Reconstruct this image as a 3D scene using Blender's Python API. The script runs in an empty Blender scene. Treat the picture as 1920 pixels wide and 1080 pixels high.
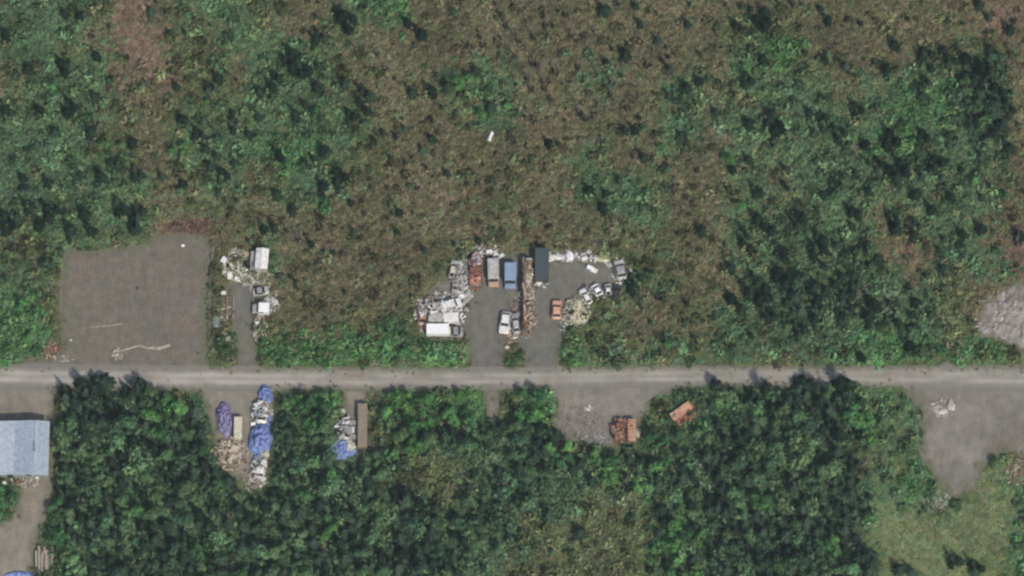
import bpy, bmesh, math, random
import numpy as np
from mathutils import Vector, Matrix, noise as mnoise

R = random.Random(7)
NR = np.random.default_rng(11)
SC = bpy.context.scene
COL = SC.collection
PI = math.pi

# ------------------------------------------------------------------ camera, sky, sun, exposure
TILT = math.radians(18.0)          # the aircraft looks a little northwards
DIST = 900.0
HALF = 91.4                        # half the width of ground in view, metres
cd = bpy.data.cameras.new('Camera')
cam = bpy.data.objects.new('Camera', cd); COL.objects.link(cam)
cam.location = (0, -DIST*math.sin(TILT), DIST*math.cos(TILT))
cam.rotation_euler = (TILT, 0, 0)
cd.sensor_width = 36.0
cd.lens = 18.0*DIST/HALF
cd.clip_start = 5.0; cd.clip_end = 5000.0
SC.camera = cam

SUN_EL, SUN_AZ = math.radians(50), math.radians(148)     # from the south-south-east
w = bpy.data.worlds.new('World'); SC.world = w; w.use_nodes = True
nt = w.node_tree
sky = nt.nodes.new('ShaderNodeTexSky'); sky.sky_type = 'NISHITA'
sky.sun_disc = False; sky.sun_elevation = SUN_EL; sky.sun_rotation = SUN_AZ
sky.air_density = 1.0; sky.dust_density = 2.0
bg = nt.nodes['Background']; bg.inputs[1].default_value = 0.115
nt.links.new(sky.outputs[0], bg.inputs[0])
sd = bpy.data.lights.new('sun', 'SUN'); sd.energy = 2.9; sd.angle = math.radians(0.6); sd.color = (1, .95, .87)
sun = bpy.data.objects.new('sun', sd); COL.objects.link(sun)
sdir = Vector((math.sin(SUN_AZ)*math.cos(SUN_EL), math.cos(SUN_AZ)*math.cos(SUN_EL), math.sin(SUN_EL)))
sun.rotation_euler = sdir.to_track_quat('Z', 'Y').to_euler()
SC.view_settings.view_transform = 'Standard'; SC.view_settings.look = 'None'
SC.view_settings.exposure = 0.22; SC.view_settings.gamma = 1.0; SC.view_settings.use_curve_mapping = False
SC.cycles.filter_width = 2.45
SC.cycles.max_bounces = 5; SC.cycles.diffuse_bounces = 3
SC.render.film_transparent = False

# ------------------------------------------------------------------ survey: a point of the map -> metres
TH = HALF/DIST
def P(px, py, z=0.0):
    u = (px-960)/960*TH; v = -(py-540)/960*TH
    c, s = math.cos(TILT), math.sin(TILT)
    d = Vector((u, v*c+s, v*s-c))
    t = (cam.location.z - z)/(-d.z)
    p = cam.location + d*t
    return Vector((p.x, p.y, z))
M = 1/10.5        # metres per map unit

# ------------------------------------------------------------------ materials
MATS = {}
def nodes(name):
    m = bpy.data.materials.new(name); m.use_nodes = True
    return m, m.node_tree, m.node_tree.nodes['Principled BSDF']
def N(nt, t, **kw):
    n = nt.nodes.new(t)
    for k, v in kw.items():
        if k.startswith('i_'): n.inputs[int(k[2:]) if k[2:].isdigit() else k[2:]].default_value = v
        else: setattr(n, k, v)
    return n
def ramp(nt, stops, src):
    r = nt.nodes.new('ShaderNodeValToRGB'); e = r.color_ramp.elements
    while len(e) < len(stops): e.new(0.5)
    for q, (p, c) in zip(e, stops): q.position = p; q.color = (*c, 1) if len(c) == 3 else c
    nt.links.new(src, r.inputs[0]); return r
def noise(nt, scale, detail=4, coord='Object', rough=.55):
    tc = nt.nodes.new('ShaderNodeTexCoord'); n = nt.nodes.new('ShaderNodeTexNoise')
    n.inputs['Scale'].default_value = scale; n.inputs['Detail'].default_value = detail; n.inputs['Roughness'].default_value = rough
    nt.links.new(tc.outputs[coord], n.inputs['Vector']); return n
def mix(nt, a, b, f, mode='MIX'):
    m = nt.nodes.new('ShaderNodeMix'); m.data_type = 'RGBA'; m.blend_type = mode
    for s, v in ((6, a), (7, b), (0, f)):
        if hasattr(v, 'is_output') or hasattr(v, 'links'): nt.links.new(v, m.inputs[s])
        else: m.inputs[s].default_value = v if s == 0 else (*v, 1)
    return m.outputs[2]
def worn(name, c1, c2, amount=.45, scale=2.2, rough=.55, metal=0.0, c3=None):
    """a surface colour with stains/rust of a second colour, and fine dirt"""
    if name in MATS: return MATS[name]
    m, nt, b = nodes(name)
    oi = nt.nodes.new('ShaderNodeObjectInfo')
    n1 = noise(nt, scale, 6, rough=.65)
    vm = N(nt, 'ShaderNodeVectorMath', operation='ADD'); tc = nt.nodes.new('ShaderNodeTexCoord')
    nt.links.new(tc.outputs['Object'], vm.inputs[0]); 
    cx = nt.nodes.new('ShaderNodeCombineXYZ'); ml = N(nt, 'ShaderNodeMath', operation='MULTIPLY', i_1=37.0)
    nt.links.new(oi.outputs['Random'], ml.inputs[0]); nt.links.new(ml.outputs[0], cx.inputs[0]); nt.links.new(ml.outputs[0], cx.inputs[2])
    nt.links.new(cx.outputs[0], vm.inputs[1]); nt.links.new(vm.outputs[0], n1.inputs['Vector'])
    t = 1-amount
    r = ramp(nt, [(max(0, t-.12), (0, 0, 0)), (min(1, t+.12), (1, 1, 1))], n1.outputs[0])
    base = mix(nt, c1, c2, r.outputs[0])
    n2 = noise(nt, scale*5, 5)
    r2 = ramp(nt, [(.35, (.72, .72, .72)), (.7, (1.12, 1.1, 1.08))], n2.outputs[0])
    out = mix(nt, base, r2.outputs[0], 1.0, 'MULTIPLY')
    nt.links.new(out, b.inputs['Base Color'])
    b.inputs['Roughness'].default_value = rough; b.inputs['Metallic'].default_value = metal
    bp = N(nt, 'ShaderNodeBump'); bp.inputs['Strength'].default_value = .3; bp.inputs['Distance'].default_value = .03
    nt.links.new(n2.outputs[0], bp.inputs['Height']); nt.links.new(bp.outputs[0], b.inputs['Normal'])
    MATS[name] = m; return m
def flat(name, c, rough=.5, metal=0): return worn(name, c, tuple(x*.6 for x in c), .42, 3, rough, metal)

def gravel(name, cols, pebble=6.0, tint=None, patch=.12, attr_edge=True, rut=False):
    m, nt, b = nodes(name)
    n1 = noise(nt, patch, 5); n2 = noise(nt, pebble, 6, rough=.75); n3 = noise(nt, .6, 5, rough=.6)
    r1 = ramp(nt, [(.3, cols[0]), (.5, cols[1]), (.72, cols[2])], n1.outputs[0])
    r3 = ramp(nt, [(.28, (.80, .81, .82)), (.5, (1, .98, .96)), (.72, (1.17, 1.17, 1.14))], n3.outputs[0])
    r2 = ramp(nt, [(.28, (.62, .62, .63)), (.5, (1, 1, 1)), (.78, (1.45, 1.42, 1.38))], n2.outputs[0])
    c = mix(nt, r1.outputs[0], r3.outputs[0], 1.0, 'MULTIPLY')
    c = mix(nt, c, r2.outputs[0], 1.0, 'MULTIPLY')
    # wheel-polished streaks and reddish or greenish spills, a few metres long
    mp = N(nt, 'ShaderNodeMapping'); mp.inputs['Scale'].default_value = (1.0, .3, 1); mp.inputs['Rotation'].default_value = (0, 0, .25)
    tc = nt.nodes.new('ShaderNodeTexCoord'); nt.links.new(tc.outputs['Object'], mp.inputs[0])
    n4 = N(nt, 'ShaderNodeTexNoise'); n4.inputs['Scale'].default_value = .9; n4.inputs['Detail'].default_value = 4; nt.links.new(mp.outputs[0], n4.inputs['Vector'])
    r4 = ramp(nt, [(.36, (.92, .92, .93)), (.5, (1, 1, 1)), (.66, (1.06, 1.055, 1.05))], n4.outputs[0]); c = mix(nt, c, r4.outputs[0], 1.0, 'MULTIPLY')
    n5 = noise(nt, .22, 3); r5 = ramp(nt, [(.38, (1.03, .98, .965)), (.52, (1, 1, 1)), (.66, (.97, 1.0, .955))], n5.outputs[0]); c = mix(nt, c, r5.outputs[0], 1.0, 'MULTIPLY')
    if attr_edge:       # dirt and short growth creep in from the rim
        at = N(nt, 'ShaderNodeAttribute', attribute_name='rim')
        ne = noise(nt, .9, 5, rough=.7)
        ad = N(nt, 'ShaderNodeMath', operation='ADD'); nt.links.new(at.outputs['Fac'], ad.inputs[0])
        sb = N(nt, 'ShaderNodeMath', operation='MULTIPLY_ADD', i_1=1.5, i_2=-.75); nt.links.new(ne.outputs[0], sb.inputs[0])
        nt.links.new(sb.outputs[0], ad.inputs[1])
        rr = ramp(nt, [(.25, (0, 0, 0)), (.85, (1, 1, 1))], ad.outputs[0])
        ng = noise(nt, 2.5, 5, rough=.7)
        rg = ramp(nt, [(.35, (.085, .095, .05)), (.6, (.14, .135, .095)), (.75, (.10, .13, .06))], ng.outputs[0])
        c = mix(nt, c, rg.outputs[0], rr.outputs[0])
    if rut:
        at = N(nt, 'ShaderNodeAttribute', attribute_name='rut')
        c = mix(nt, c, (.36, .332, .285), at.outputs['Fac'])
        at2 = N(nt, 'ShaderNodeAttribute', attribute_name='side'); c = mix(nt, c, (.175, .162, .138), at2.outputs['Fac'])
    nt.links.new(c, b.inputs['Base Color']); b.inputs['Roughness'].default_value = .95
    b.inputs['Specular IOR Level'].default_value = .15
    bp = N(nt, 'ShaderNodeBump'); bp.inputs['Strength'].default_value = .5; bp.inputs['Distance'].default_value = .08
    nt.links.new(n2.outputs[0], bp.inputs['Height']); nt.links.new(bp.outputs[0], b.inputs['Normal'])
    return m

def leafmat(name, src):
    m, nt, b = nodes(name)
    if src == 'instancer':
        a = N(nt, 'ShaderNodeAttribute', attribute_name='col', attribute_type='INSTANCER'); c = a.outputs['Color']
    else:
        a = nt.nodes.new('ShaderNodeObjectInfo'); c = a.outputs['Color']
    v = N(nt, 'ShaderNodeAttribute', attribute_name='lv')
    r = ramp(nt, [(0, (.55, .58, .62)), (.5, (1, 1, 1)), (1, (1.5, 1.42, 1.2))], v.outputs['Fac'])
    c = mix(nt, c, r.outputs[0], 1.0, 'MULTIPLY')
    nt.links.new(c, b.inputs['Base Color']); b.inputs['Roughness'].default_value = .9
    b.inputs['Specular IOR Level'].default_value = .05
    tr = nt.nodes.new('ShaderNodeBsdfTranslucent'); nt.links.new(c, tr.inputs[0])
    ms = N(nt, 'ShaderNodeMixShader', i_0=.22); out = nt.nodes['Material Output']
    nt.links.new(b.outputs[0], ms.inputs[1]); nt.links.new(tr.outputs[0], ms.inputs[2]); nt.links.new(ms.outputs[0], out.inputs[0])
    return m
LEAF_I = leafmat('leaves_low', 'instancer'); LEAF_O = leafmat('leaves_tree', 'object')
BARK = worn('bark', (.11, .085, .06), (.2, .18, .15), .5, 3, .9)
PALEBARK = worn('weathered_wood', (.30, .27, .23), (.16, .13, .10), .5, 3, .9)

def vcol_mat(name, attr='Col', rough=.7):
    m, nt, b = nodes(name)
    a = N(nt, 'ShaderNodeAttribute', attribute_name=attr)
    n2 = noise(nt, 8, 4); r2 = ramp(nt, [(.35, (.75, .75, .75)), (.7, (1.1, 1.1, 1.1))], n2.outputs[0])
    nt.links.new(mix(nt, a.outputs['Color'], r2.outputs[0], 1.0, 'MULTIPLY'), b.inputs['Base Color'])
    b.inputs['Roughness'].default_value = rough
    return m
SCRAP = vcol_mat('mixed_scrap')

# ------------------------------------------------------------------ object helpers
def mesh(name, verts, faces, mat=None, smooth=False):
    me = bpy.data.meshes.new(name); me.from_pydata([tuple(v) for v in verts], [], faces); me.update()
    if mat: me.materials.append(mat)
    if smooth: me.polygons.foreach_set('use_smooth', [True]*len(me.polygons))
    return me
def link(name, data, parent=None, **props):
    o = bpy.data.objects.new(name, data); COL.objects.link(o)
    if parent is not None: o.parent = parent
    for k, v in props.items(): o[k] = v
    return o
def empty(name, loc, rz=0, cat=None, group=None):
    o = bpy.data.objects.new(name, None); COL.objects.link(o); o.location = loc; o.rotation_euler = (0, 0, rz)
    o.empty_display_size = .3
    if cat: o['category'] = cat
    if group: o['group'] = group
    return o
def copy_tree(o, parent=None):
    c = o.copy(); COL.objects.link(c); c.parent = parent
    for ch in list(KIDS.get(o.name, o.children)): copy_tree(ch, c)
    return c
KIDS = {}
class MB:
    """collects boxes, bars, prisms and sheets into one mesh"""
    def __init__(s): s.bm = bmesh.new()
    def box(s, c, d, rot=(0, 0, 0), taper=1.0, bev=0.0):
        r = bmesh.ops.create_cube(s.bm, size=1.0); vs = r['verts']
        for v in vs:
            if v.co.z > 0: v.co.x *= taper; v.co.y *= taper
            v.co.x *= d[0]; v.co.y *= d[1]; v.co.z *= d[2]
        if bev:
            es = list({e for v in vs for e in v.link_edges})
            q = bmesh.ops.bevel(s.bm, geom=es, offset=bev, segments=2, affect='EDGES', profile=.6)
            vs = list({v for f in q['faces'] for v in f.verts} | {v for v in vs if v.is_valid})
        m = Matrix.Translation(c) @ Matrix.Rotation(rot[2], 4, 'Z') @ Matrix.Rotation(rot[1], 4, 'Y') @ Matrix.Rotation(rot[0], 4, 'X')
        bmesh.ops.transform(s.bm, matrix=m, verts=vs); return s
    def cyl(s, a, b, r1, r2=None, n=10):
        a, b = Vector(a), Vector(b); d = b-a
        q = bmesh.ops.create_cone(s.bm, cap_ends=True, segments=n, radius1=r1, radius2=r1 if r2 is None else r2, depth=d.length)
        bmesh.ops.transform(s.bm, matrix=Matrix.Translation((a+b)/2) @ d.to_track_quat('Z', 'Y').to_matrix().to_4x4(), verts=q['verts']); return s
    def hull(s, sections):
        """loft closed rings (lists of points of equal length)"""
        rings = [[s.bm.verts.new(p) for p in ring] for ring in sections]
        for a, b in zip(rings, rings[1:]):
            for i in range(len(a)):
                j = (i+1) % len(a); s.bm.faces.new((a[i], a[j], b[j], b[i]))
        s.bm.faces.new(list(reversed(rings[0]))); s.bm.faces.new(rings[-1])
        bmesh.ops.recalc_face_normals(s.bm, faces=s.bm.faces); return s
    def plate(s, pts, t=.01):
        """a quad with thickness t along its normal"""
        p = [Vector(q) for q in pts]; n = (p[1]-p[0]).cross(p[2]-p[0]).normalized()*t
        a = [s.bm.verts.new(q) for q in p]; b = [s.bm.verts.new(q+n) for q in p]; k = len(p)
        s.bm.faces.new(list(reversed(a))); s.bm.faces.new(b)
        for i in range(k): s.bm.faces.new((a[i], a[(i+1) % k], b[(i+1) % k], b[i]))
        return s
    def data(s, name, mat, smooth=False):
        me = bpy.data.meshes.new(name); s.bm.to_mesh(me); s.bm.free(); me.materials.append(mat)
        if smooth: me.polygons.foreach_set('use_smooth', [True]*len(me.polygons))
        return me
    def part(s, name, mat, parent, smooth=False, **props): return link(name, s.data(name, mat, smooth), parent, **props)

# labels that single each thing out
PEND = []
def tag(o, what, where, cat, group=None, axis=0, alias=None):
    o['category'] = cat
    if group: o['group'] = group
    PEND.append((o, what, where, axis, Vector(o.location)))
ORD = ['first', 'second', 'third', 'fourth', 'fifth', 'sixth', 'seventh', 'eighth', 'ninth', 'tenth', 'eleventh', 'twelfth', 'thirteenth', 'fourteenth', 'fifteenth',
       'sixteenth', 'seventeenth', 'eighteenth', 'nineteenth', 'twentieth']
NUM = ['one', 'two', 'three', 'four', 'five', 'six', 'seven', 'eight', 'nine', 'ten', 'eleven', 'twelve', 'thirteen', 'fourteen', 'fifteen', 'sixteen', 'seventeen', 'eighteen', 'nineteen', 'twenty']
def write_labels():
    by = {}
    for r in PEND: by.setdefault((r[1], r[2]), []).append(r)
    for (what, where), rows in by.items():
        n = len(rows)
        if n == 1: rows[0][0]['label'] = f'{what} {where}'; continue
        ax = rows[0][3]
        rows.sort(key=lambda r: r[4].x if ax == 0 else -r[4].y)
        side = ('west', 'east') if ax == 0 else ('north', 'south')
        for i, r in enumerate(rows):
            if i == 0: pre = f'{side[0]}ernmost'
            elif i == n-1: pre = f'{side[1]}ernmost'
            elif i < n/2: pre = f'{ORD[i]} from {side[0]},'
            else: pre = f'{ORD[n-1-i]} from {side[1]},'
            r[0]['label'] = f'{pre} {what} {where}'

# ------------------------------------------------------------------ what grows where (surveyed in squares of 40)
GRID = """
ggggorrbggggobboggGbbbbbbbbbbbbbbbbbbbbbbbbbbbrr
ggggbrrrobggobbogbbbbbbbbbbbbbbbbbogobbbbbbbbbrr
gggogrrrobgggggobbbbbbbbbbbbbbbbbbogGobbbbbbbgbb
bggggbrrrobbggggbbbbbgggbbbggbbbbbggggobbogggddb
oggggrbrboobggggobbbbgggbbbbbbbggboggggoggggGddb
mggggobbogoggggggobbboggbbrbbbbggbggggggggGGgddb
mggmgobbgmggggGggobbbbbbbrbbobbggbmgmmmggGGgmmdb
mmgmgmbbommggGggobbbbbbbbbbgbbbbbbggogmmmgmmmmgb
mgmmgggbbombogmmbbbbbbbbbbbgggobbbogbgmmmmmmmgbb
mmmgmgobooobbobgbbbbrrbobbbogggbbbbmogmgmogmmggb
ommmgggobobbobbbbbbbbrbbbbbbobgbbbgmgmgmgbomggbb
rommgooooobbgbbbbbbbbbbbbbbbbbbobbgmmmmmobrbmgbr
gomxxxxxxxbbgbbbbbbbobxxxxxxxxobbbbmmmmmdmbbmggr
ggbxxxxxxxbbbbbbbbbbbbxxxxxxxmgobbbmmdmdmmmgobbr
GGbxxxxxxxbbbbbbbbbooxxxxxxxobbbobmmmdmmdmmmobrr
GGoxxxxxxxooobbbbbgoxxxxxxxoobbbbogmmmmmmmmgoorr
GgoxxxxxxxgxGGGGGGGGGGxxgxGoggggogggogggGGGggGGo
oooooooooooooooooooooooooooooooooooooooooooooooo
xxxddddgxgxxxgggxxgggGGxggxxxxxgggmmmdmmgGGmxxxx
xxxddddggdxxxgggxxgGgggogGxxxxxggGgmdmdgGgmxxxxx
xxxdmddgddxxxmmmxxmgmmmmddxxxoggmddmmmddmGgmxxxx
xxxdmmddmdxxxmmmmmmobbmmdmgggmmmmdddmmmdogGgxxxb
xxgdmdmmddmbbmmGmdobbbmmdmmmgmgmmmdmmmmdmgggobxb
oxgddmGmmmmommgdmmmbbbdmmmmbbogGmdmgmdmdmgGoggyo
xxgmmmmdmmmdmmdgdmmdmmmmobbbbooggmmdmdmdgyGyGggg
xxgmdmmdmgmmdmggdmbdmdmmmbbobooGgmmddmgmyyyyygGo
xxgmmmmmdmmgdmgddmddmmmbboooooyggmdddddmmdyddggo
""".split()
GRID = [(r+'b'*48)[:48] for r in GRID]
_cache = {}
def wob(px, py, s=60, a=26, k=0):
    return a*mnoise.noise((px/s, py/s, 3.1+k)), a*mnoise.noise((px/s, py/s, 9.7+k))
def cls(px, py):
    dx, dy = wob(px, py)
    dx2, dy2 = wob(px, py, 22, 12, 5)
    if px > 1625 and py > 830 and px+dx > 1640:
        v = mnoise.noise((px/70, py/70, 33)); return 'y' if (py+dy > 955 and px < 1900) or v > .02 else 'g' if v > -.2 else 'G'
    if px < 42 and 892 < py < 990: return 'g'
    if px+dx2 > 1632 and 735 < py+dy2 <= 830 and px+dx2 < 1722:
        return 'y' if mnoise.noise((px/30, py/30, 35)) > .05 else 'g'
    c = int((px+dx+dx2)//40); r = int((py+dy+dy2)//40)
    if 285 < px+dx2 < 412 and 402 < py+dy2 < 446: return 'r'
    k = GRID[min(26, max(0, r))][min(47, max(0, c))]
    return 'o' if k == 'b' and py > 820 else k

def inside(poly, x, y):
    n, k, j = len(poly), False, len(poly)-1
    for i in range(n):
        xi, yi = poly[i]; xj, yj = poly[j]
        if (yi > y) != (yj > y) and x < (xj-xi)*(y-yi)/(yj-yi)+xi: k = not k
        j = i
    return k
def edge_dist(poly, x, y):
    d = 1e9; j = len(poly)-1
    for i in range(len(poly)):
        ax, ay = poly[j]; bx, by = poly[i]; vx, vy = bx-ax, by-ay
        t = max(0, min(1, ((x-ax)*vx+(y-ay)*vy)/(vx*vx+vy*vy+1e-9)))
        d = min(d, math.hypot(x-ax-t*vx, y-ay-t*vy)); j = i
    return d

# road centre line and half width, in map units
def road_c(px): return 705.5 + (px/1920)*7.5 + 3*math.sin(px/330) - (3 if px > 1250 else 3*max(0, px-900)/350)
def road_w(px): return 25 - 4*min(1, max(0, (px-300)/900)) + 5*max(0, (px-1600)/320)

PAD = [(116, 474), (118, 466), (200, 462), (272, 452), (292, 436), (340, 430), (392, 440), (400, 470), (392, 560), (390, 640), (394, 672), (392, 712), (40, 712), (40, 672), (92, 660), (112, 640), (108, 560)]
YARD_W = [(418, 545), (420, 530), (470, 520), (500, 540), (494, 560), (480, 590), (480, 640), (500, 712), (432, 712), (440, 650), (432, 612), (422, 585)]
YARD_A = [(866, 712), (878, 690), (874, 640), (862, 612), (862, 590), (880, 556), (884, 530), (900, 480), (960, 472), (1000, 466), (1040, 476), (1100, 480), (1160, 492), (1182, 512), (1150, 545), (1110, 560), (1078, 575), (1062, 606), (1056, 640), (1052, 712), (982, 712), (980, 690), (966, 640), (952, 640), (946, 690), (946, 712)]
JUNK_E = [(776, 560), (800, 545), (845, 500), (880, 480), (890, 556), (866, 590), (868, 640), (800, 640), (782, 600)]
LOT_S = [(400, 724), (640, 730), (700, 726), (900, 726), (908, 790), (938, 792), (944, 728), (1026, 732), (1044, 760), (1030, 800), (1060, 828), (1140, 842), (1200, 835), (1205, 790), (1235, 750), (1290, 730), (1320, 706), (1320, 690), (380, 690)]
PULL_S = [(322, 692), (330, 734), (374, 742), (392, 800), (400, 838), (415, 880), (470, 925), (498, 905), (515, 800), (520, 692)]
DRIVE_W = [(-60, 690), (108, 690), (103, 800), (104, 900), (98, 960), (74, 1010), (66, 1130), (-60, 1130), (-60, 985), (18, 968), (34, 930), (36, 902), (-60, 898)]
LOT_E = [(1690, 730), (1722, 780), (1716, 850), (1750, 905), (1790, 940), (1830, 925), (1850, 880), (1880, 850), (1990, 900), (1990, 690), (1800, 690), (1770, 670), (1740, 690), (1690, 700)]
BARE_E = [(1834, 638), (1826, 600), (1848, 562), (1876, 535), (1990, 515), (1990, 705), (1914, 705), (1904, 656), (1880, 644)]
BARE = {'gravel_pad': PAD, 'west_yard': YARD_W, 'salvage_yard': YARD_A, 'junk_strip': JUNK_E, 'south_lot': LOT_S, 'south_track': PULL_S, 'driveway': DRIVE_W, 'east_lot': LOT_E, 'bank': BARE_E}
SPURS = {'spur': [(640, 692), (642, 800), (668, 870), (692, 840), (690, 692)]}
def bare(px, py, grow=0):
    """how far a spot lies inside ground kept bare (map units, negative outside)"""
    best = -1e9
    dr = road_w(px)+2 - abs(py-road_c(px)); best = max(best, dr)
    for poly in (*BARE.values(), SPURS['spur']):
        x0 = min(p[0] for p in poly)-30; x1 = max(p[0] for p in poly)+30; y0 = min(p[1] for p in poly)-30; y1 = max(p[1] for p in poly)+30
        if x0 < px < x1 and y0 < py < y1:
            d = edge_dist(poly, px, py); best = max(best, d if inside(poly, px, py) else -d)
    return best + 5*mnoise.noise((px/14, py/14, 1.0)) 
def at_px(x, y):
    """map units of a ground point (metres)"""
    # inverse of P for z=0
    c, s = math.cos(TILT), math.sin(TILT)
    vx, vy, vz = x-cam.location.x, y-cam.location.y, -cam.location.z
    cy = vy*c + vz*s; cz = -vy*s + vz*c
    return 960 + vx/(-cz)/TH*960, 540 - cy/(-cz)/TH*960

# ------------------------------------------------------------------ ground
gm, nt_, b_ = nodes('heath_soil')
n1 = noise(nt_, .5, 6); n2 = noise(nt_, 3.0, 6, rough=.7)
at = N(nt_, 'ShaderNodeAttribute', attribute_name='zone')
r1 = ramp(nt_, [(.3, (.55, .55, .5)), (.7, (1.3, 1.25, 1.15))], n1.outputs[0])
r2 = ramp(nt_, [(.3, (.55, .55, .55)), (.7, (1.35, 1.35, 1.3))], n2.outputs[0])
c_ = mix(nt_, at.outputs['Color'], r1.outputs[0], 1.0, 'MULTIPLY'); c_ = mix(nt_, c_, r2.outputs[0], 1.0, 'MULTIPLY')
nt_.links.new(c_, b_.inputs['Base Color']); b_.inputs['Roughness'].default_value = 1
b_.inputs['Specular IOR Level'].default_value = .1
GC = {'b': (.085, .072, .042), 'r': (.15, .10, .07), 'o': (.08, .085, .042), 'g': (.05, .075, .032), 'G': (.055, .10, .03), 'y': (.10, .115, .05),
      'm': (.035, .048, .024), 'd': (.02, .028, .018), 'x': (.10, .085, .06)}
xs = np.concatenate([[-1500, -700, -350, -200, -150], np.arange(-115, 115.1, 1.25), [150, 200, 350, 700, 1500]])
ys = np.concatenate([[-1500, -700, -350, -180, -120], np.arange(-75, 80.1, 1.25), [120, 180, 350, 700, 1500]])
gv = [(x, y, 0) for y in ys for x in xs]; nx = len(xs)
gf = [(j*nx+i, j*nx+i+1, (j+1)*nx+i+1, (j+1)*nx+i) for j in range(len(ys)-1) for i in range(nx-1)]
gme = mesh('ground', gv, gf, gm)
ca = gme.color_attributes.new('zone', 'FLOAT_COLOR', 'POINT')
cc = []
for (x, y, z) in gv:
    px, py = at_px(x, y)
    if not (-100 < px < 2020 and -100 < py < 1180): px = min(2020, max(-100, px)); py = min(1180, max(-100, py))
    cc += [*GC[cls(px, py)], 1]
ca.data.foreach_set('color', cc)
link('ground', gme, kind='structure')

def sheet(name, poly, z, mat, step=6, wobble=7, rimw=26, extra=None):
    """a thin sheet of gravel filling an outline, with a ragged edge and a 'rim' value that rises to 1 at its edge"""
    x0 = min(p[0] for p in poly)-14; x1 = max(p[0] for p in poly)+14; y0 = min(p[1] for p in poly)-14; y1 = max(p[1] for p in poly)+14
    ii = int((x1-x0)/step)+2; jj = int((y1-y0)/step)+2
    vid = {}; V = []; RIM = []; F = []; D = {}
    def d(i, j):
        if (i, j) not in D:
            x, y = x0+i*step, y0+j*step
            e = edge_dist(poly, x, y); D[i, j] = (e if inside(poly, x, y) else -e) + wobble*mnoise.noise((x/17, y/17, 5)) + .5*wobble*mnoise.noise((x/6, y/6, 2))
        return D[i, j]
    def vtx(i, j):
        if (i, j) not in vid:
            vid[i, j] = len(V); q = P(x0+i*step + 2*mnoise.noise((i*3.3, j*2.7, 0)), y0+j*step + 2*mnoise.noise((i*3.3, j*2.7, 8))); V.append((q.x, q.y, z)); RIM.append(min(1, max(0, 1-d(i, j)/rimw)))
        return vid[i, j]
    for i in range(ii):
        for j in range(jj):
            cs = [(i, j), (i, j+1), (i+1, j+1), (i+1, j)]; s = [d(*c) > 0 for c in cs]; k = sum(s)
            if k == 4: F.append([vtx(*c) for c in cs])
            elif k == 3: F.append([vtx(*c) for c, q in zip(cs, s) if q])
    me = mesh(name, V, F, mat)
    a = me.attributes.new('rim', 'FLOAT', 'POINT'); a.data.foreach_set('value', RIM)
    return link(name, me, kind='structure')
GR_PAD = gravel('pad_gravel', [(.132, .120, .099), (.145, .132, .107), (.162, .141, .116)], 2.6)
GR_YARD = gravel('yard_gravel', [(.125, .124, .110), (.142, .139, .120), (.158, .147, .125)], 5)
GR_ROAD = gravel('road_gravel', [(.195, .184, .157), (.22, .208, .178), (.235, .218, .185)], 4, rut=True)
GR_LOT = gravel('lot_gravel', [(.155, .140, .118), (.19, .174, .15), (.225, .207, .18)], 4)
GR_DRV = gravel('drive_dirt', [(.175, .160, .127), (.205, .188, .152), (.235, .215, .175)], 4)
sheet('gravel_pad', PAD, .004, GR_PAD)
sheet('west_yard', YARD_W, .004, GR_YARD)
sheet('junk_strip', JUNK_E, .004, GR_LOT)
sheet('salvage_yard', YARD_A, .008, GR_YARD)
sheet('south_lot', LOT_S, .004, GR_LOT, rimw=22)
sheet('south_track', PULL_S, .008, GR_DRV)
sheet('short_track', SPURS['spur'], .012, GR_DRV, rimw=16)
sheet('driveway', DRIVE_W, .004, GR_DRV)
sheet('east_lot', LOT_E, .004, GR_LOT, wobble=16, rimw=38)
sheet('scraped_bank_ground', BARE_E, .004, GR_LOT)

# road: rows across the carriageway
V, F, RIM, RUT, SIDE = [], [], [], [], []
cols = list(range(-900, 2830, 12)); nr = 17
for a, px in enumerate(cols):
    for b in range(nr):
        t = b/(nr-1)*2-1; wv = road_w(min(2100, max(-100, px)))
        q = P(px, road_c(px) + t*(wv + 2.5*mnoise.noise((px/15, 4 if t > 0 else 1, 0)))); V.append((q.x, q.y, .016))
        nb_ = any(inside(q_, px, road_c(px)+math.copysign(road_w(px)+9, t)) for q_ in (PAD, YARD_W, YARD_A, LOT_S, PULL_S, DRIVE_W, LOT_E)); RIM.append(max(0, (abs(t)-.4)/.6)*(0 if nb_ else .95)); SIDE.append(min(1, max(0, (abs(t)-.35)/.6)) if nb_ else .25*max(0, abs(t)-.3)); RUT.append(max(math.exp(-((t+.25)/.22)**2), math.exp(-((t-.25)/.22)**2), .5*math.exp(-(t/.3)**2))*(.62+.9*mnoise.noise((px/60, t*2, 3)))*(1.25 if px < 620 else .75))
for a in range(len(cols)-1):
    for b in range(nr-1): F.append((a*nr+b, (a+1)*nr+b, (a+1)*nr+b+1, a*nr+b+1))
me = mesh('road', V, F, GR_ROAD)
for nm, vals in (('rim', RIM), ('rut', RUT), ('side', SIDE)):
    a = me.attributes.new(nm, 'FLOAT', 'POINT'); a.data.foreach_set('value', [max(0, min(1, v)) for v in vals])
link('road', me, kind='structure')

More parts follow.
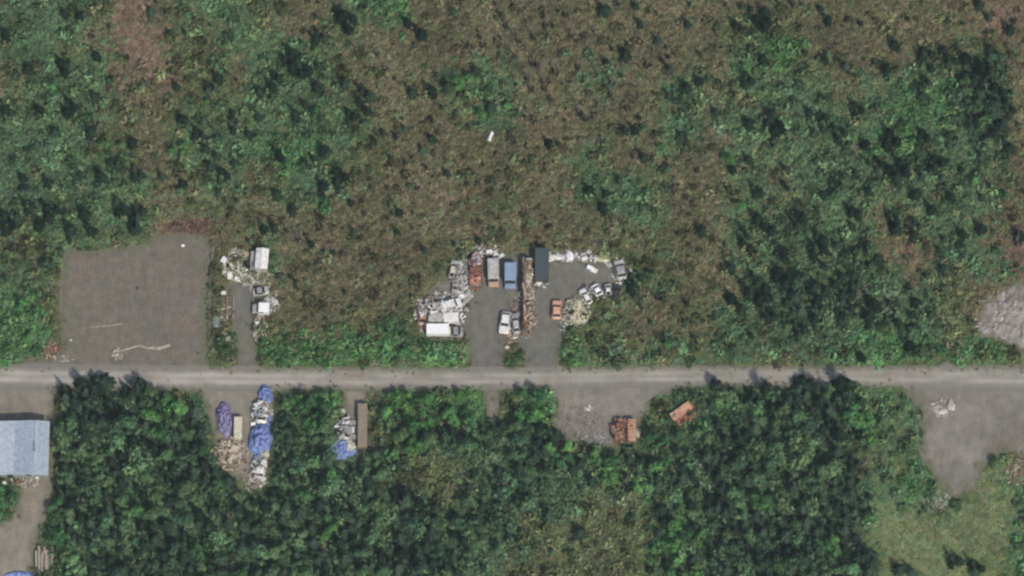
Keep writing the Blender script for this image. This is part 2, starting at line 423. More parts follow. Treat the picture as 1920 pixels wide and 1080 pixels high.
# ------------------------------------------------------------------ plants: prototypes
def leafmesh(name, tris, lv, mat):
    """tris: (n,3,3) array"""
    t = np.asarray(tris, dtype=np.float32); n = len(t)
    me = bpy.data.meshes.new(name); me.vertices.add(n*3); me.vertices.foreach_set('co', t.reshape(-1))
    me.loops.add(n*3); me.loops.foreach_set('vertex_index', np.arange(n*3, dtype=np.int32))
    me.polygons.add(n); me.polygons.foreach_set('loop_start', np.arange(0, n*3, 3, dtype=np.int32)); me.polygons.foreach_set('loop_total', np.full(n, 3, dtype=np.int32))
    me.update(calc_edges=True)
    a = me.attributes.new('lv', 'FLOAT', 'FACE'); a.data.foreach_set('value', np.asarray(lv, dtype=np.float32))
    me.materials.append(mat); return me
def cards(centres, normals, size, rng, aspect=1.8):
    """one diamond (2 triangles) for each centre"""
    n = len(centres); nrm = normals/np.linalg.norm(normals, axis=1, keepdims=True)
    r = rng.normal(size=(n, 3)); u = np.cross(nrm, r); u /= np.linalg.norm(u, axis=1, keepdims=True); v = np.cross(nrm, u)
    L = size[:, None]*u; W = size[:, None]/aspect*v
    a, b, c, d = centres-L, centres-W, centres+L, centres+W
    return np.stack([np.stack([a, b, c], 1), np.stack([a, c, d], 1)], 1).reshape(-1, 3, 3)
def tuft(seed, n=20, r=.56, h=.6, leaf=.2):
    g = np.random.default_rng(seed); th = g.uniform(0, 2*PI, n); rr = r*np.sqrt(g.uniform(0, 1, n)); ze = h*np.sqrt(np.maximum(0, 1-(rr/r)**2*.85))*g.uniform(.55, 1.05, n)
    c = np.stack([rr*np.cos(th), rr*np.sin(th), ze], 1)
    nm = np.stack([np.cos(th)*rr/r*1.2, np.sin(th)*rr/r*1.2, np.full(n, .75)], 1)+g.normal(0, .45, (n, 3))
    t = cards(c, nm, g.uniform(.7, 1.4, n)*leaf, g); lv = np.repeat(np.clip(g.normal(.5, .22, n), 0, 1), 2)
    return t, lv
def broadleaf(seed, n=620, leaf=.16):
    """crown of unit radius 1, from z .25 to 1 of height 1; lumps of leaves with gaps"""
    g = np.random.default_rng(seed); k = 9; th = g.uniform(0, 2*PI, k); rr = np.sqrt(g.uniform(0, 1, k))*g.uniform(.6, 1.0)
    lc = np.stack([rr*np.cos(th), rr*np.sin(th), .9-rr*.5+g.normal(0, .08, k)], 1); lr = g.uniform(.18, .55, k)
    i = g.integers(0, k, n); d = g.normal(size=(n, 3)); d /= np.linalg.norm(d, axis=1, keepdims=True); d[:, 2] = np.abs(d[:, 2])*1.0-.15
    c = lc[i] + d*lr[i][:, None]*g.uniform(.5, 1.3, n)[:, None]*np.array([1, 1, .55])
    nm = d+np.array([0, 0, .35])+g.normal(0, .35, (n, 3))
    t = cards(c, nm, g.uniform(.6, 1.3, n)*leaf*.6, g)
    lv = np.repeat(np.clip(.5+(g.normal(0, .16, k)[i])+g.normal(0, .14, n), 0, 1), 2)
    return t, lv
def spruce(seed, tiers=13, per=8):
    """cone of drooping branches: radius 1 at the foot, height 1 (scaled later)"""
    g = np.random.default_rng(seed); T = []; L = []
    for a in range(tiers):
        f = a/(tiers-1); z = .12+.84*f; rad = (1-f)**.8*1.0+.06
        k = max(4, int(per*(1-.45*f)))
        for b in range(k):
            th = 2*PI*(b+g.uniform(-.3, .3))/k+a*.7; rl = rad*g.uniform(.7, 1.12); w = rl*.2+.03
            dx, dy = math.cos(th), math.sin(th); p0 = np.array([0, 0, z]); p2 = np.array([dx*rl, dy*rl, z-.08-.05*rl]); pm = (p0+p2)/2+np.array([0, 0, .02])
            s = np.array([-dy, dx, 0])*w; dn = np.array([0, 0, -.035])
            for tri in ((p0, pm-s+dn, pm), (p0, pm, pm+s+dn), (pm-s+dn, p2, pm), (pm, p2, pm+s+dn)):
                T.append(tri); 
            v = float(np.clip(g.normal(.5, .3), 0, 1)); L += [v*.9, v, v*.9, v]
            for q in (.45, .75):      # side twigs
                for sg in (-1, 1):
                    o = p0+(p2-p0)*q; e = o+np.array([dx*.18-sg*dy*.22, dy*.18+sg*dx*.22, -.03])*rl; e2 = o+np.array([dx, dy, 0])*rl*.16
                    T.append((o, e, e2)); L.append(float(np.clip(v+g.normal(0, .15), 0, 1)))
    T.append((np.array([-.03, 0, .9]), np.array([.03, 0, .9]), np.array([0, 0, 1.03]))); L.append(.6)
    return np.array(T), np.array(L)
def trunk_mesh(name, r, h, mat, lean=.04, limbs=5, seed=0):
    g = random.Random(seed); mb = MB(); k = 4; pts = [Vector((lean*h*(i/k)**2*g.uniform(-1, 1), lean*h*(i/k)**2*g.uniform(-1, 1), h*i/k)) for i in range(k+1)]; pts[0] = Vector((0, 0, -.05))
    for i in range(k): mb.cyl(pts[i], pts[i+1], r*(1-.8*i/k), r*(1-.8*(i+1)/k), 6)
    for i in range(limbs):
        z = h*g.uniform(.35, .75); a = g.uniform(0, 2*PI); l = g.uniform(.35, .6); mb.cyl((0, 0, z), (l*math.cos(a), l*math.sin(a), z+.18*h), r*.35, r*.1, 5)
    return mb.data(name, mat)

SPR = [leafmesh('spruce_crown', *spruce(100+i), LEAF_O) for i in range(7)]
BRD = [leafmesh('leafy_crown', *broadleaf(200+i), LEAF_O) for i in range(8)]
STRUNK = [trunk_mesh('trunk', .05, .95, BARK, .02, 0, i) for i in range(3)]
BTRUNK = [trunk_mesh('trunk', .06, .8, BARK, .08, 5, i) for i in range(4)]

# --- things to be seen as landmarks in the tree labels
LAND = [('the blue van', 957, 512), ('the teal container', 1015, 494), ('the white box truck', 822, 618), ('the orange car', 1045, 580), ('the gravel pad', 250, 560),
        ('the reddish brush', 360, 425), ('the metal-roofed house', 45, 840), ('the purple tarp', 420, 785), ('the blue tarp', 490, 825), ('the narrow tan trailer', 680, 800),
        ('the tan tank', 1184, 808), ('the tipped rusty truck', 1278, 772), ('the lone white tent', 918, 255), ('the pale rock slab', 1768, 765), ('the furrowed bank', 1880, 600),
        ('the log pile', 82, 1044), ('the white metal shed', 490, 490), ('the grey car', 1163, 505), ('the east lot', 1790, 880), ('the white sand ring', 220, 662),
        ('the fallen poles', 1620, 560), ('the bright meadow', 1700, 170), ('the yellow meadow', 1760, 1000), ('the red bare corner', 1880, 20), ('the broken snags', 1020, 60),
        ('the orange bare strip', 250, 70), ('the brown gap', 860, 880), ('the olive opening', 1130, 1020)]
DIRS = ['east', 'north-east', 'north', 'north-west', 'west', 'south-west', 'south', 'south-east']
DW = [(7, 'beside'), (15, 'ten metres'), (25, 'twenty metres'), (35, 'thirty metres'), (45, 'forty metres'), (60, 'fifty metres'), (500, 'far')]
def where(px, py):
    n, lx, ly = min(LAND, key=lambda q: (q[1]-px)**2+(q[2]-py)**2)
    dx, dy = px-lx, -(py-ly); d = math.hypot(dx, dy)*M
    a = DIRS[int(((math.atan2(dy, dx)+PI/8) % (2*PI))/(PI/4))]
    for lim, t in DW:
        if d < lim: break
    return f'beside {n}, to its {a}' if t == 'beside' else f'{t} {a} of {n}'

DARK = """284 20 10 13 67 14 122 24 10 151 31 12 182 104 13 124 124 20 56 129 14 13 204 14 131 200 18 73 204 12 178 182 14 396 164 16 411 147 12 332 162 9 342 222 14 373 253 16
467 251 12 438 244 10 438 213 9 387 280 12 418 329 16 396 311 13 258 324 15 304 329 9 344 342 10 227 387 20 262 400 16 251 422 16 98 396 20 160 400 14 173 431 14 76 418 14 13 418 20
93 342 14 44 333 12 173 249 14 104 247 11 249 267 13 191 329 14 53 387 16 133 431 13 651 40 22 633 18 12 600 69 16 764 40 12 791 62 13 547 115 22 569 129 18 515 151 18 487 171 12
596 162 13 684 182 20 689 207 12 647 155 12 809 169 14 840 160 14 893 133 12 773 173 12 920 200 12 556 213 14 573 195 9 487 218 12 656 222 16 609 280 14 524 289 14 720 249 8 760 242 8
702 264 8 811 260 11 793 280 10 733 296 8 638 329 20 607 349 14 520 364 12 549 391 12 589 298 10 571 302 9 749 396 9 658 378 8 600 407 10 744 433 8 496 427 12 516 427 11 664 433 8
584 456 8 796 467 8 898 449 8 838 324 9 1029 267 11 1104 356 14 1136 362 11 1162 338 10 1276 253 11 1171 242 10 1191 244 10 1287 164 14 1311 151 11 1256 129 10 1378 44 11 1429 36 22
1431 111 13 1400 151 16 1342 209 10 1131 387 13 1418 356 16 1420 409 14 1393 438 16 1316 431 12 1233 76 10 1200 44 9 1289 44 9 1191 11 9 1136 116 11 1173 102 12 1133 18 14 1404 231 14
1373 316 12 1207 293 12 1404 298 14 1089 213 8 1538 16 9 1553 38 12 1676 82 12 1736 100 17 1769 93 12 1784 116 15 1807 107 14 1856 91 13 1836 9 12 1853 31 9 1893 53 14 1840 146 28
1866 178 24 1889 205 18 1733 156 15 1729 178 12 1824 231 16 1747 129 10 1662 129 13 1584 124 10 1547 113 10 1507 98 9 1451 231 22 1518 209 11 1540 222 15 1573 249 20 1607 204 15
1622 271 12 1671 262 20 1729 258 16 1782 262 16 1684 320 24 1756 307 20 1644 307 16 1604 324 11 1569 351 15 1542 364 12 1893 276 12 1496 413 18 1533 453 20 1596 396 13 1609 400 12
1673 409 16 1716 427 15 1680 431 12 1747 391 14 1782 369 12 1716 364 14 1529 391 8 1467 471 14 1804 436 12 1840 427 13 1769 447 8 1911 440 14 1840 369 9 1447 431 13 1473 316 9
1420 545 26 1467 521 22 1464 468 14 1533 470 20 1536 548 24 1530 584 18 1497 616 20 1601 527 16 1633 581 22 1583 596 14 1370 557 14 1370 501 13 1390 578 12 1444 590 16 1716 566 12
1642 486 14 1678 424 14 1713 440 14 1393 455 12 1441 433 12 1613 667 12 1704 646 14 1565 533 12 1192 522 16 1183 540 12 150 703 14 187 702 18 265 708 15 1345 710 10 1438 716 11
1515 706 18 1580 708 18 1500 740 20 1035 813 18 1007 844 22 1074 877 12 1110 899 14 1179 861 12 1204 863 12 1288 886 20 1238 905 15 1263 894 11 1340 883 22 1357 947 22 1235 999 12
1302 985 14 1340 1035 18 1404 1030 24 1432 985 20 1388 810 20 1029 963 14 1088 997 14 1177 905 16 1240 955 14 1299 1047 12 1218 1066 10 1620 1056 28 1685 1065 14 1710 1070 12
1790 1050 16 1830 1060 18 1560 790 18 1540 805 14 1600 870 18 1570 910 18 1590 960 20 1560 990 16 130 735 18 165 745 20 210 760 18 240 735 16 300 760 14 355 790 16 340 830 18
120 920 20 150 880 18 230 890 22 430 900 14 530 870 18 650 930 16 690 900 14 665 980 18 600 1060 18 790 1030 20 840 1050 22 500 1010 16 350 1010 16 405 950 18""".split()
DARK = [(float(DARK[i]), float(DARK[i+1]), float(DARK[i+2])) for i in range(0, len(DARK)-2, 3)]

KEEP = [(1278, 777, 34), (1262, 795, 20), (1180, 812, 34), (490, 770, 34), (490, 830, 36), (490, 885, 34), (422, 785, 36), (432, 850, 34), (655, 810, 36), (645, 845, 30), (682, 800, 30), (682, 840, 18), (84, 1050, 34), (30, 1075, 30), (820, 615, 40), (860, 620, 22), (1765, 768, 40)]
trees = []      # kind, base px, base py, radius m, height m, explicit
occupied = {}
def free(px, py, r):
    cx, cy = int(px//40), int(py//40)
    for i in (-1, 0, 1):
        for j in (-1, 0, 1):
            for (qx, qy, qr) in occupied.get((cx+i, cy+j), ()):
                if (qx-px)**2+(qy-py)**2 < ((r+qr)*.62)**2: return False
    return True
def put(px, py, r): occupied.setdefault((int(px//40), int(py//40)), []).append((px, py, r))
for (px, py, r) in DARK:
    if 695 < py < 725 and (px < 300 or px > 1300):
        
        for q in range(4):
            h = R.uniform(3.4, 4.9); trees.append(('s' if q < 3 else 'b', px+R.uniform(-.6, .6)*r, py+17+R.uniform(-3, 6), r*M*R.uniform(.75, 1.1), h, 1))  # the broad crown is added to widen the clump's shadow on the road
        put(px, py+22, r); continue
    if any((px-x_)**2+(py+12-y_)**2 < r_**2 for x_, y_, r_ in KEEP): continue
    if r >= 15:      # a clump of two to four stems
        k = 3 if r < 21 else 4
        for q in range(k):
            a_ = 2*PI*q/k+R.uniform(-.5, .5); rr = r*R.uniform(.42, .62); x_, y_ = px+.55*r*math.cos(a_), py+.62*r*math.sin(a_)
            rm = rr*M*1.2; h = rm*R.uniform(2.5, 3.6)+.8; trees.append(('s', x_, y_+h*1.4, rm, h, 1))
        put(px, py+8, r); continue
    rm = r*M*1.08; h = rm*R.uniform(2.4, 3.3)+.6
    lift = h*.32*10.5*.45
    trees.append(('s', px, py+lift, rm, h, 1)); put(px, py+lift, r)
# the rest of the wood: (kind chance of spruce, radius range in map units, wanted share)
FILL = {'d': (.62, 11, 19, 1.0, 3.0), 'm': (.58, 8, 16, .80, 2.6), 'h': (.06, 9, 17, .3, 1.7), 'n': (.66, 4, 14, .075, 2.5), 'g': (.3, 5, 11, .012, 2.0), 'G': (.0, 7, 12, .02, 1.5), 'o': (.5, 3.5, 9, .02, 1.8), 'b': (.85, 3, 8, .055, 1.6), 'y': (.3, 4, 7, .005, 1.6)}
for _ in range(26000):
    px = R.uniform(-60, 1980); py = R.uniform(-50, 1140); k = cls(px, py)
    if k not in FILL: continue
    if k == 'm' and py < 700: k = 'n'
    if k in 'm' and py > 835 and (1030 < px < 1340 or (700 < px < 1030 and mnoise.noise((px/60, py/60, 3)) > .05) or mnoise.noise((px/45, py/45, 8)) > .28): k = 'n'
    if k in 'gG' and py > 720 and px < 1640: k = 'h'
    if any((px-x_)**2+(py-y_-6)**2 < (r_+6)**2 for x_, y_, r_ in KEEP): continue
    ps, r0, r1, share, hk = FILL[k]
    if R.random() > share: continue
    r = R.uniform(r0, r1)
    if py > 720 and k in 'dmg' and px < 1640: r *= 1.12
    if px > 1632 and py > 735 and (r > 9 or R.random() < .6): continue
    if not free(px, py, r) or bare(px, py) > -r*.55: continue
    if bare(px, py-r) > 4: continue
    kind = 's' if R.random() < ps else 'b'
    rm = r*M*(.9 if kind == 's' else 1.12); h = rm*(R.uniform(2.2, 3.0) if kind == 's' else R.uniform(1.5, 2.2))+.5
    if py > 720: h *= 1.15
    trees.append((kind, px, py, rm, h, 0)); put(px, py, r)
def tree_colour(kind, px, py, ex=0):
    j = R.uniform(.75, 1.3); k = cls(px, py)
    if kind == 's':
        c = R.choice([(.018, .036, .024), (.022, .042, .028), (.030, .050, .034), (.038, .058, .040), (.05, .08, .055)])
        if ex and py < 700: c = R.choice([(.011, .024, .016), (.014, .029, .019), (.019, .036, .023), (.026, .048, .030)])
        elif ex: c = R.choice([(.022, .044, .030), (.032, .058, .040), (.045, .075, .052)])
        elif R.random() < .3: c = (.018, .036, .024)
        elif py > 700: c = tuple(x*1.25 for x in c)
    else:
        c = R.choice([(.13, .205, .09), (.11, .19, .08), (.145, .205, .09), (.105, .17, .08), (.085, .15, .074), (.07, .12, .066)])
        if k == 'd': c = tuple(x*.85 for x in c)
        c = (c[0]*1.04, c[1]*1.14, c[2]*1.3)
        if ex: return (.028, .048, .03)
        if py > 720 and mnoise.noise((px/90, py/70, 12)) > .12: c = tuple(x*1.2 for x in c)
        if k in 'Gg': c = (c[0]*.9, c[1]*1.18, c[2]*.85)
    return tuple(x*j for x in c)
inview = lambda t: -15 < t[1] < 1935 and -15 < t[2] < 1110
sp = sorted([t for t in trees if t[0] == 's' and inview(t)], key=lambda t: (-t[5], -t[3]))
br = sorted([t for t in trees if t[0] == 'b' and inview(t)], key=lambda t: (-t[5], -t[3]))
mass = sp[300:]+br[300:]+[t for t in trees if not inview(t)]
for lst, crowns, trunks, nm, words_, g in ((sp[:300], SPR, STRUNK, 'spruce_tree', ('tall dark spruce', 'dark spruce', 'small dark spruce'), 'dark spruces scattered through the wood'),
                                    (br[:300], BRD, BTRUNK, 'birch_tree', ('broad green birch', 'leafy birch', 'small leafy birch'), 'leafy birches filling the wood')):
    for t in lst:
        _, px, py, rm, h, ex = t
        q = P(px, py); o = empty(nm, q, R.uniform(0, 6.28)); c = tree_colour(t[0], px, py, ex)
        o.scale = (rm*R.uniform(.78, 1.22), rm*R.uniform(.78, 1.22), h)
        a = link('trunk', R.choice(trunks), o); b = link('crown', R.choice(crowns), o); b.color = (*c, 1)
        a.scale = (1/rm*h*.5, 1/rm*h*.5, 1)
        s = 0 if rm > 1.75 else 1 if rm > 1.15 else 2
        adj = words_[s]
        if nm == 'birch_tree':
            if c[1] > .145: adj = adj.replace('green', 'bright green').replace('leafy', 'bright leafy')
            elif c[0] > .9*c[1]: adj = adj.replace('green', 'olive').replace('leafy', 'olive')
        tag(o, adj, where(px, py), 'tree', g)

# --- scattered plants: points that carry copies of a few small meshes
def scatter(name, variants, pts, rots, scl, cols, idx, label):
    coll = bpy.data.collections.new(name+'_kinds')
    for i, me in enumerate(variants):
        o = bpy.data.objects.new(f'{name}_kind', me); coll.objects.link(o)
    me = bpy.data.meshes.new(name); n = len(pts); me.vertices.add(n); me.vertices.foreach_set('co', np.asarray(pts, dtype=np.float32).reshape(-1))
    def at(nm, ty, field, vals):
        a = me.attributes.new(nm, ty, 'POINT'); a.data.foreach_set(field, np.asarray(vals).reshape(-1))
    at('rotz', 'FLOAT', 'value', np.asarray(rots, dtype=np.float32)); at('scl', 'FLOAT_VECTOR', 'vector', np.asarray(scl, dtype=np.float32))
    at('col', 'FLOAT_COLOR', 'color', np.asarray(cols, dtype=np.float32)); at('idx', 'INT', 'value', np.asarray(idx, dtype=np.int32))
    o = link(name, me, kind='stuff'); o['label'] = label
    ng = bpy.data.node_groups.new(name, 'GeometryNodeTree'); ng.interface.new_socket('Geometry', in_out='INPUT', socket_type='NodeSocketGeometry'); ng.interface.new_socket('Geometry', in_out='OUTPUT', socket_type='NodeSocketGeometry')
    gi = ng.nodes.new('NodeGroupInput'); go = ng.nodes.new('NodeGroupOutput'); ip = ng.nodes.new('GeometryNodeInstanceOnPoints'); ci = ng.nodes.new('GeometryNodeCollectionInfo')
    ci.inputs['Collection'].default_value = coll; ci.inputs['Separate Children'].default_value = True; ci.inputs['Reset Children'].default_value = True
    def na(nm, ty):
        q = ng.nodes.new('GeometryNodeInputNamedAttribute'); q.data_type = ty; q.inputs[0].default_value = nm; return q.outputs[0]
    cx = ng.nodes.new('ShaderNodeCombineXYZ'); L = ng.links.new
    L(na('rotz', 'FLOAT'), cx.inputs[2]); L(cx.outputs[0], ip.inputs['Rotation']); L(na('scl', 'FLOAT_VECTOR'), ip.inputs['Scale'])
    L(na('idx', 'INT'), ip.inputs['Instance Index']); ip.inputs['Pick Instance'].default_value = True
    L(gi.outputs[0], ip.inputs['Points']); L(ci.outputs[0], ip.inputs['Instance']); L(ip.outputs[0], go.inputs[0])
    md = o.modifiers.new('plants', 'NODES'); md.node_group = ng
    return o

UC = {  # colour choices of the low growth
 'b': [(.182, .162, .098), (.168, .158, .090), (.198, .166, .104), (.148, .150, .084), (.19, .168, .106), (.152, .134, .082), (.130, .145, .078)],
 'r': [(.24, .178, .128), (.21, .164, .115), (.215, .16, .11), (.172, .152, .095)],
 'o': [(.152, .176, .088), (.135, .170, .082), (.166, .170, .092), (.120, .160, .078)],
 'g': [(.118, .192, .088), (.105, .182, .082), (.135, .198, .088), (.130, .178, .086), (.100, .165, .082)],
 'G': [(.108, .225, .078), (.13, .235, .086), (.10, .20, .078), (.155, .235, .095)],
 'y': [(.190, .218, .100), (.165, .215, .095), (.20, .205, .105), (.14, .20, .088)],
 'm': [(.108, .180, .085), (.130, .192, .088), (.095, .158, .080), (.14, .178, .094)],
 'd': [(.070, .115, .062), (.088, .135, .07), (.10, .145, .078)],
 'x': [(.15, .16, .10), (.14, .17, .092)]}
UH = {'b': .36, 'r': .22, 'o': .42, 'g': .42, 'G': .7, 'y': .25, 'm': .6, 'd': 1.0, 'x': .2}
pts, rots, scl, cols_, idx = [], [], [], [], []
NV = 8
for _ in range(125000):
    px = R.uniform(-90, 2010); py = R.uniform(-70, 1170)
    k = cls(px+R.gauss(0, 15), py+R.gauss(0, 15)); bb = bare(px, py)
    q_ = R.random(); gn = mnoise.noise((px/38, py/38, 21))
    if k == 'b' and q_ < .08+.3*max(0, gn): k = 'o'
    elif k == 'g' and q_ < .12+.6*max(0, -gn): k = 'o'
    elif k == 'm' and py < 700: k = 'g' if q_ < .5 else 'o' if q_ < .72+.4*gn else k
    if bb > 0 and R.random() > .30*max(0, 1-bb/24)**1.6: continue
    if k == 'd' and R.random() < .45: continue
    if k == 'x' and bb < 0: k = 'o'
    ln = mnoise.noise((px/28, py/28, 7)); ls = mnoise.noise((px/110, py/110, 2)); lh = mnoise.noise((px/11, py/11, 4))
    h = UH[k]*(1+.6*ln+.6*lh)*R.uniform(.6, 1.4)
    if k == 'r' and R.random() < .35: continue
    if bb > -6: h *= .45
    if px > 1630 and py > 725: h *= .5
    h = max(.12, h) if bb < 0 else R.uniform(.06, .16); wdt = R.uniform(.7, 1.35)*(.85+.45*min(1.3, h))
    c = R.choice(UC[k]); j = R.uniform(.72, 1.28)*(1+.28*ls+.28*ln+.14*lh)
    if bb > 0: wdt *= .5; j *= .9
    elif k in 'gGmno' and R.random() < .045: wdt *= 1.8; h = max(h, R.uniform(.8, 1.7)); j *= R.choice((.5, .6, 1.1, 1.25))
    elif k in 'br' and R.random() < .02: wdt *= 1.3; h = R.uniform(.5, 1.2); j *= R.choice((.35, .5, .8))
    if k in 'gGmd': c = (c[0]*.92, c[1], c[2]*1.12)
    q = P(px, py); pts.append((q.x, q.y, -.02)); rots.append(R.uniform(0, 6.28)); scl.append((wdt, wdt, h/.6)); cols_.append((c[0]*j, c[1]*j*R.uniform(.95, 1.06), c[2]*j, 1)); idx.append(R.randrange(NV))
TUFTS = [leafmesh('low_growth', *tuft(i), LEAF_I) for i in range(NV)]
scatter('undergrowth', TUFTS, pts, rots, scl, cols_, idx, 'low brown and green scrub covering the ground')
# the trees past the largest three hundred of each kind
pts, rots, scl, cols_, idx = [], [], [], [], []
SPI = [leafmesh('spruce_small', *spruce(300+i), LEAF_I) for i in range(3)]; BRI = [leafmesh('birch_small', *broadleaf(400+i, 420, .2), LEAF_I) for i in range(4)]
for t in mass:
    q = P(t[1], t[2]); pts.append(tuple(q)); rots.append(R.uniform(0, 6.28)); scl.append((t[3], t[3], t[4])); cols_.append((*tree_colour(t[0], t[1], t[2]), 1)); idx.append(R.randrange(3)+4 if t[0] == 's' else R.randrange(4))
scatter('woodland', BRI+SPI, pts, rots, scl, cols_, idx, 'small trees crowding between the larger ones')
print('TREES', len(sp), len(br), len(mass))

# ------------------------------------------------------------------ paints and materials of the things
W_PAINT = worn('white_paint', (.80, .79, .75), (.40, .33, .27), .42, 2.0, .45)
W_CLEAN = worn('clean_white_paint', (.86, .86, .84), (.66, .65, .62), .3, 1.2, .35)
GREY_P = worn('grey_paint', (.34, .34, .33), (.19, .17, .15), .45, 1.8, .45)
PALE_G = worn('pale_grey_paint', (.50, .50, .47), (.26, .22, .18), .46, 2.0, .5)
BLUE_P = worn('faded_blue_paint', (.23, .31, .42), (.33, .36, .40), .4, 1.6, .4)
TEAL_P = worn('dark_teal_paint', (.050, .072, .076), (.075, .07, .06), .42, 1.6, .5)
RUST = worn('rust', (.25, .10, .055), (.12, .06, .04), .5, 3, .85)
RUST_O = worn('orange_rusty_paint', (.46, .22, .14), (.24, .10, .06), .5, 2.2, .6)
ORANGE = worn('faded_orange_paint', (.60, .36, .23), (.40, .20, .12), .42, 1.8, .5)
TAN = worn('tan_paint', (.46, .34, .24), (.30, .17, .10), .4, 1.8, .55)
PEACH = worn('peeling_orange_tan_paint', (.50, .31, .20), (.34, .16, .09), .48, 1.6, .6)
CREAM = worn('cream_paint', (.60, .56, .42), (.36, .32, .22), .42, 1.8, .55)
GLASS = flat('dark_glass', (.03, .035, .04), .12)
RUBBER = flat('rubber', (.03, .03, .03), .85)
STEEL = worn('dull_steel', (.22, .21, .20), (.14, .09, .06), .45, 4, .5)
BLACK = flat('black_plastic', (.03, .03, .032), .6)
WOOD = worn('grey_boards', (.30, .255, .19), (.17, .13, .09), .5, 5, .9)
WOOD2 = worn('brown_boards', (.22, .16, .10), (.12, .085, .055), .5, 5, .9)
BLUE_T = worn('blue_tarp', (.13, .19, .42), (.36, .40, .52), .4, 1.6, .55)
PALEBLUE = worn('pale_blue_sheet', (.36, .41, .50), (.22, .28, .42), .45, 2.0, .6)
PURP_T = worn('purple_tarp', (.17, .145, .29), (.27, .24, .33), .45, 2.2, .6)
PALE_T = worn('pale_sheeting', (.55, .53, .46), (.34, .33, .29), .45, 1.4, .6)
GREEN_H = worn('green_grey_hull', (.17, .22, .19), (.24, .25, .21), .45, 1.8, .5)
SAND = gravel('pale_sand', [(.22, .20, .16), (.32, .30, .24), (.42, .40, .33)], 6, attr_edge=False)
ROCK = gravel('pale_rock', [(.30, .27, .24), (.37, .34, .31), (.45, .42, .38)], 1.6, attr_edge=False)
BANK = gravel('pink_bank', [(.16, .14, .11), (.25, .23, .205), (.32, .295, .275)], 2.5, patch=.3, attr_edge=False)
ROOFA = worn('blue_grey_roofing', (.32, .38, .44), (.27, .32, .38), .4, .5, .5)
ROOFB = worn('pale_roofing', (.42, .46, .52), (.36, .40, .46), .4, .5, .5)
SIDING = worn('sage_siding', (.30, .38, .37), (.24, .30, .29), .4, .8, .6)
TRIM = worn('white_trim', (.6, .62, .62), (.45, .46, .46), .35, 1.5, .5)
HEAD = math.radians

def wheel(parent, x, y, r=.34, w=.22):
    o = link('wheel', WHEEL, parent); o.location = (x, y, r); o.scale = (r/.34, w/.22, r/.34); return o
WHEEL = MB().cyl((0, -.11, 0), (0, .11, 0), .34, n=14).cyl((0, -.115, 0), (0, .115, 0), .17, n=10).data('wheel', RUBBER)

def shell(L, W, z0, z1, slope=.08, nose=.12, inset=.06):
    """a car's lower body as rounded rings from sill to waist"""
    def ring(z, dl, dw):
        a, b = L/2-dl, W/2-dw; c = min(.35, a*.3)
        return [(a, b-c, z), (a-c*.6, b, z), (-a+c*.6, b, z), (-a, b-c, z), (-a, -b+c, z), (-a+c*.6, -b, z), (a-c*.6, -b, z), (a, -b+c, z)]
    return [ring(z0, .08, .06), ring(z0+(z1-z0)*.35, 0, 0), ring(z0+(z1-z0)*.75, .03, .02), ring(z1, nose, inset)]

def car(px, py, hd, paint, what, where_, L=4.5, W=1.8, cab=(-.9, .75), H=1.4, hatch=False, bonnet=None, roof=None, cat='car', name='derelict_car', group=None, wheels=True):
    o = empty(name, P(px, py), HEAD(hd))
    MB().hull(shell(L, W, .28, .86)).part('body', paint, o, True)
    x0, x1 = cab; zb = .86; zt = H
    wb, wt = W/2-.1, W/2-.28; f, r_ = .5, (.15 if hatch else .45)
    MB().hull([[(x1+f, wb, zb-.02), (x0-r_, wb, zb-.02), (x0-r_, -wb, zb-.02), (x1+f, -wb, zb-.02)], [(x1, wt, zt-.05), (x0, wt, zt-.05), (x0, -wt, zt-.05), (x1, -wt, zt-.05)], [(x1-.08, wt-.06, zt), (x0+.08, wt-.06, zt), (x0+.08, -wt+.06, zt), (x1-.08, -wt+.06, zt)]]).part('cabin', roof or paint, o)
    zz = zt-.08
    def lerp(a, b, t): return tuple(p+(q-p)*t for p, q in zip(a, b))
    ws = lambda s, xa, xb: [(xb, -wb+.1, zb+.02), (xb, wb-.1, zb+.02), lerp((xb, wb, zb), (xa, wt, zt), .85)[:1]+(wt-.02, zz), lerp((xb, -wb, zb), (xa, -wt, zt), .85)[:1]+(-wt+.02, zz)]
    MB().plate([(x1+f+.01, -wb+.08, zb), (x1+f+.01, wb-.08, zb), (x1+.08, wt-.04, zz), (x1+.08, -wt+.04, zz)], .02).part('windscreen', GLASS, o)
    MB().plate([(x0-r_-.01, wb-.08, zb), (x0-r_-.01, -wb+.08, zb), (x0-.08, -wt+.04, zz), (x0-.08, wt-.04, zz)], .02).part('rear_window', GLASS, o)
    for s in (-1, 1):
        q = [(x1+f*.6, s*(wb+.005), zb+.03), (x0-r_*.5, s*(wb+.005), zb+.03), (x0+.02, s*(wt+.03), zz), (x1-.04, s*(wt+.03), zz)]
        if s > 0: q = [q[0], q[1], q[2], q[3]]
        else: q = list(reversed(q))
        MB().plate(q, .02).part('side_window', GLASS, o)
        MB().box((L/2-.03, s*(W/2-.35), .62), (.08, .3, .15), bev=.02).part('headlight', W_CLEAN, o)
    hl = L/2-.25-(x1+f)
    MB().box(((x1+f+L/2-.25)/2+.02, 0, .875), (hl-.1, W-.42, .05), bev=.02).part('bonnet', bonnet or paint, o)
    MB().box((L/2+.02, 0, .45), (.14, W-.1, .18), bev=.04).part('bumper', BLACK, o)
    if wheels:
        for x in (-L*.3, L*.31):
            for s in (-1, 1): wheel(o, x, s*(W/2-.12))
    tag(o, what, where_, cat, group); return o

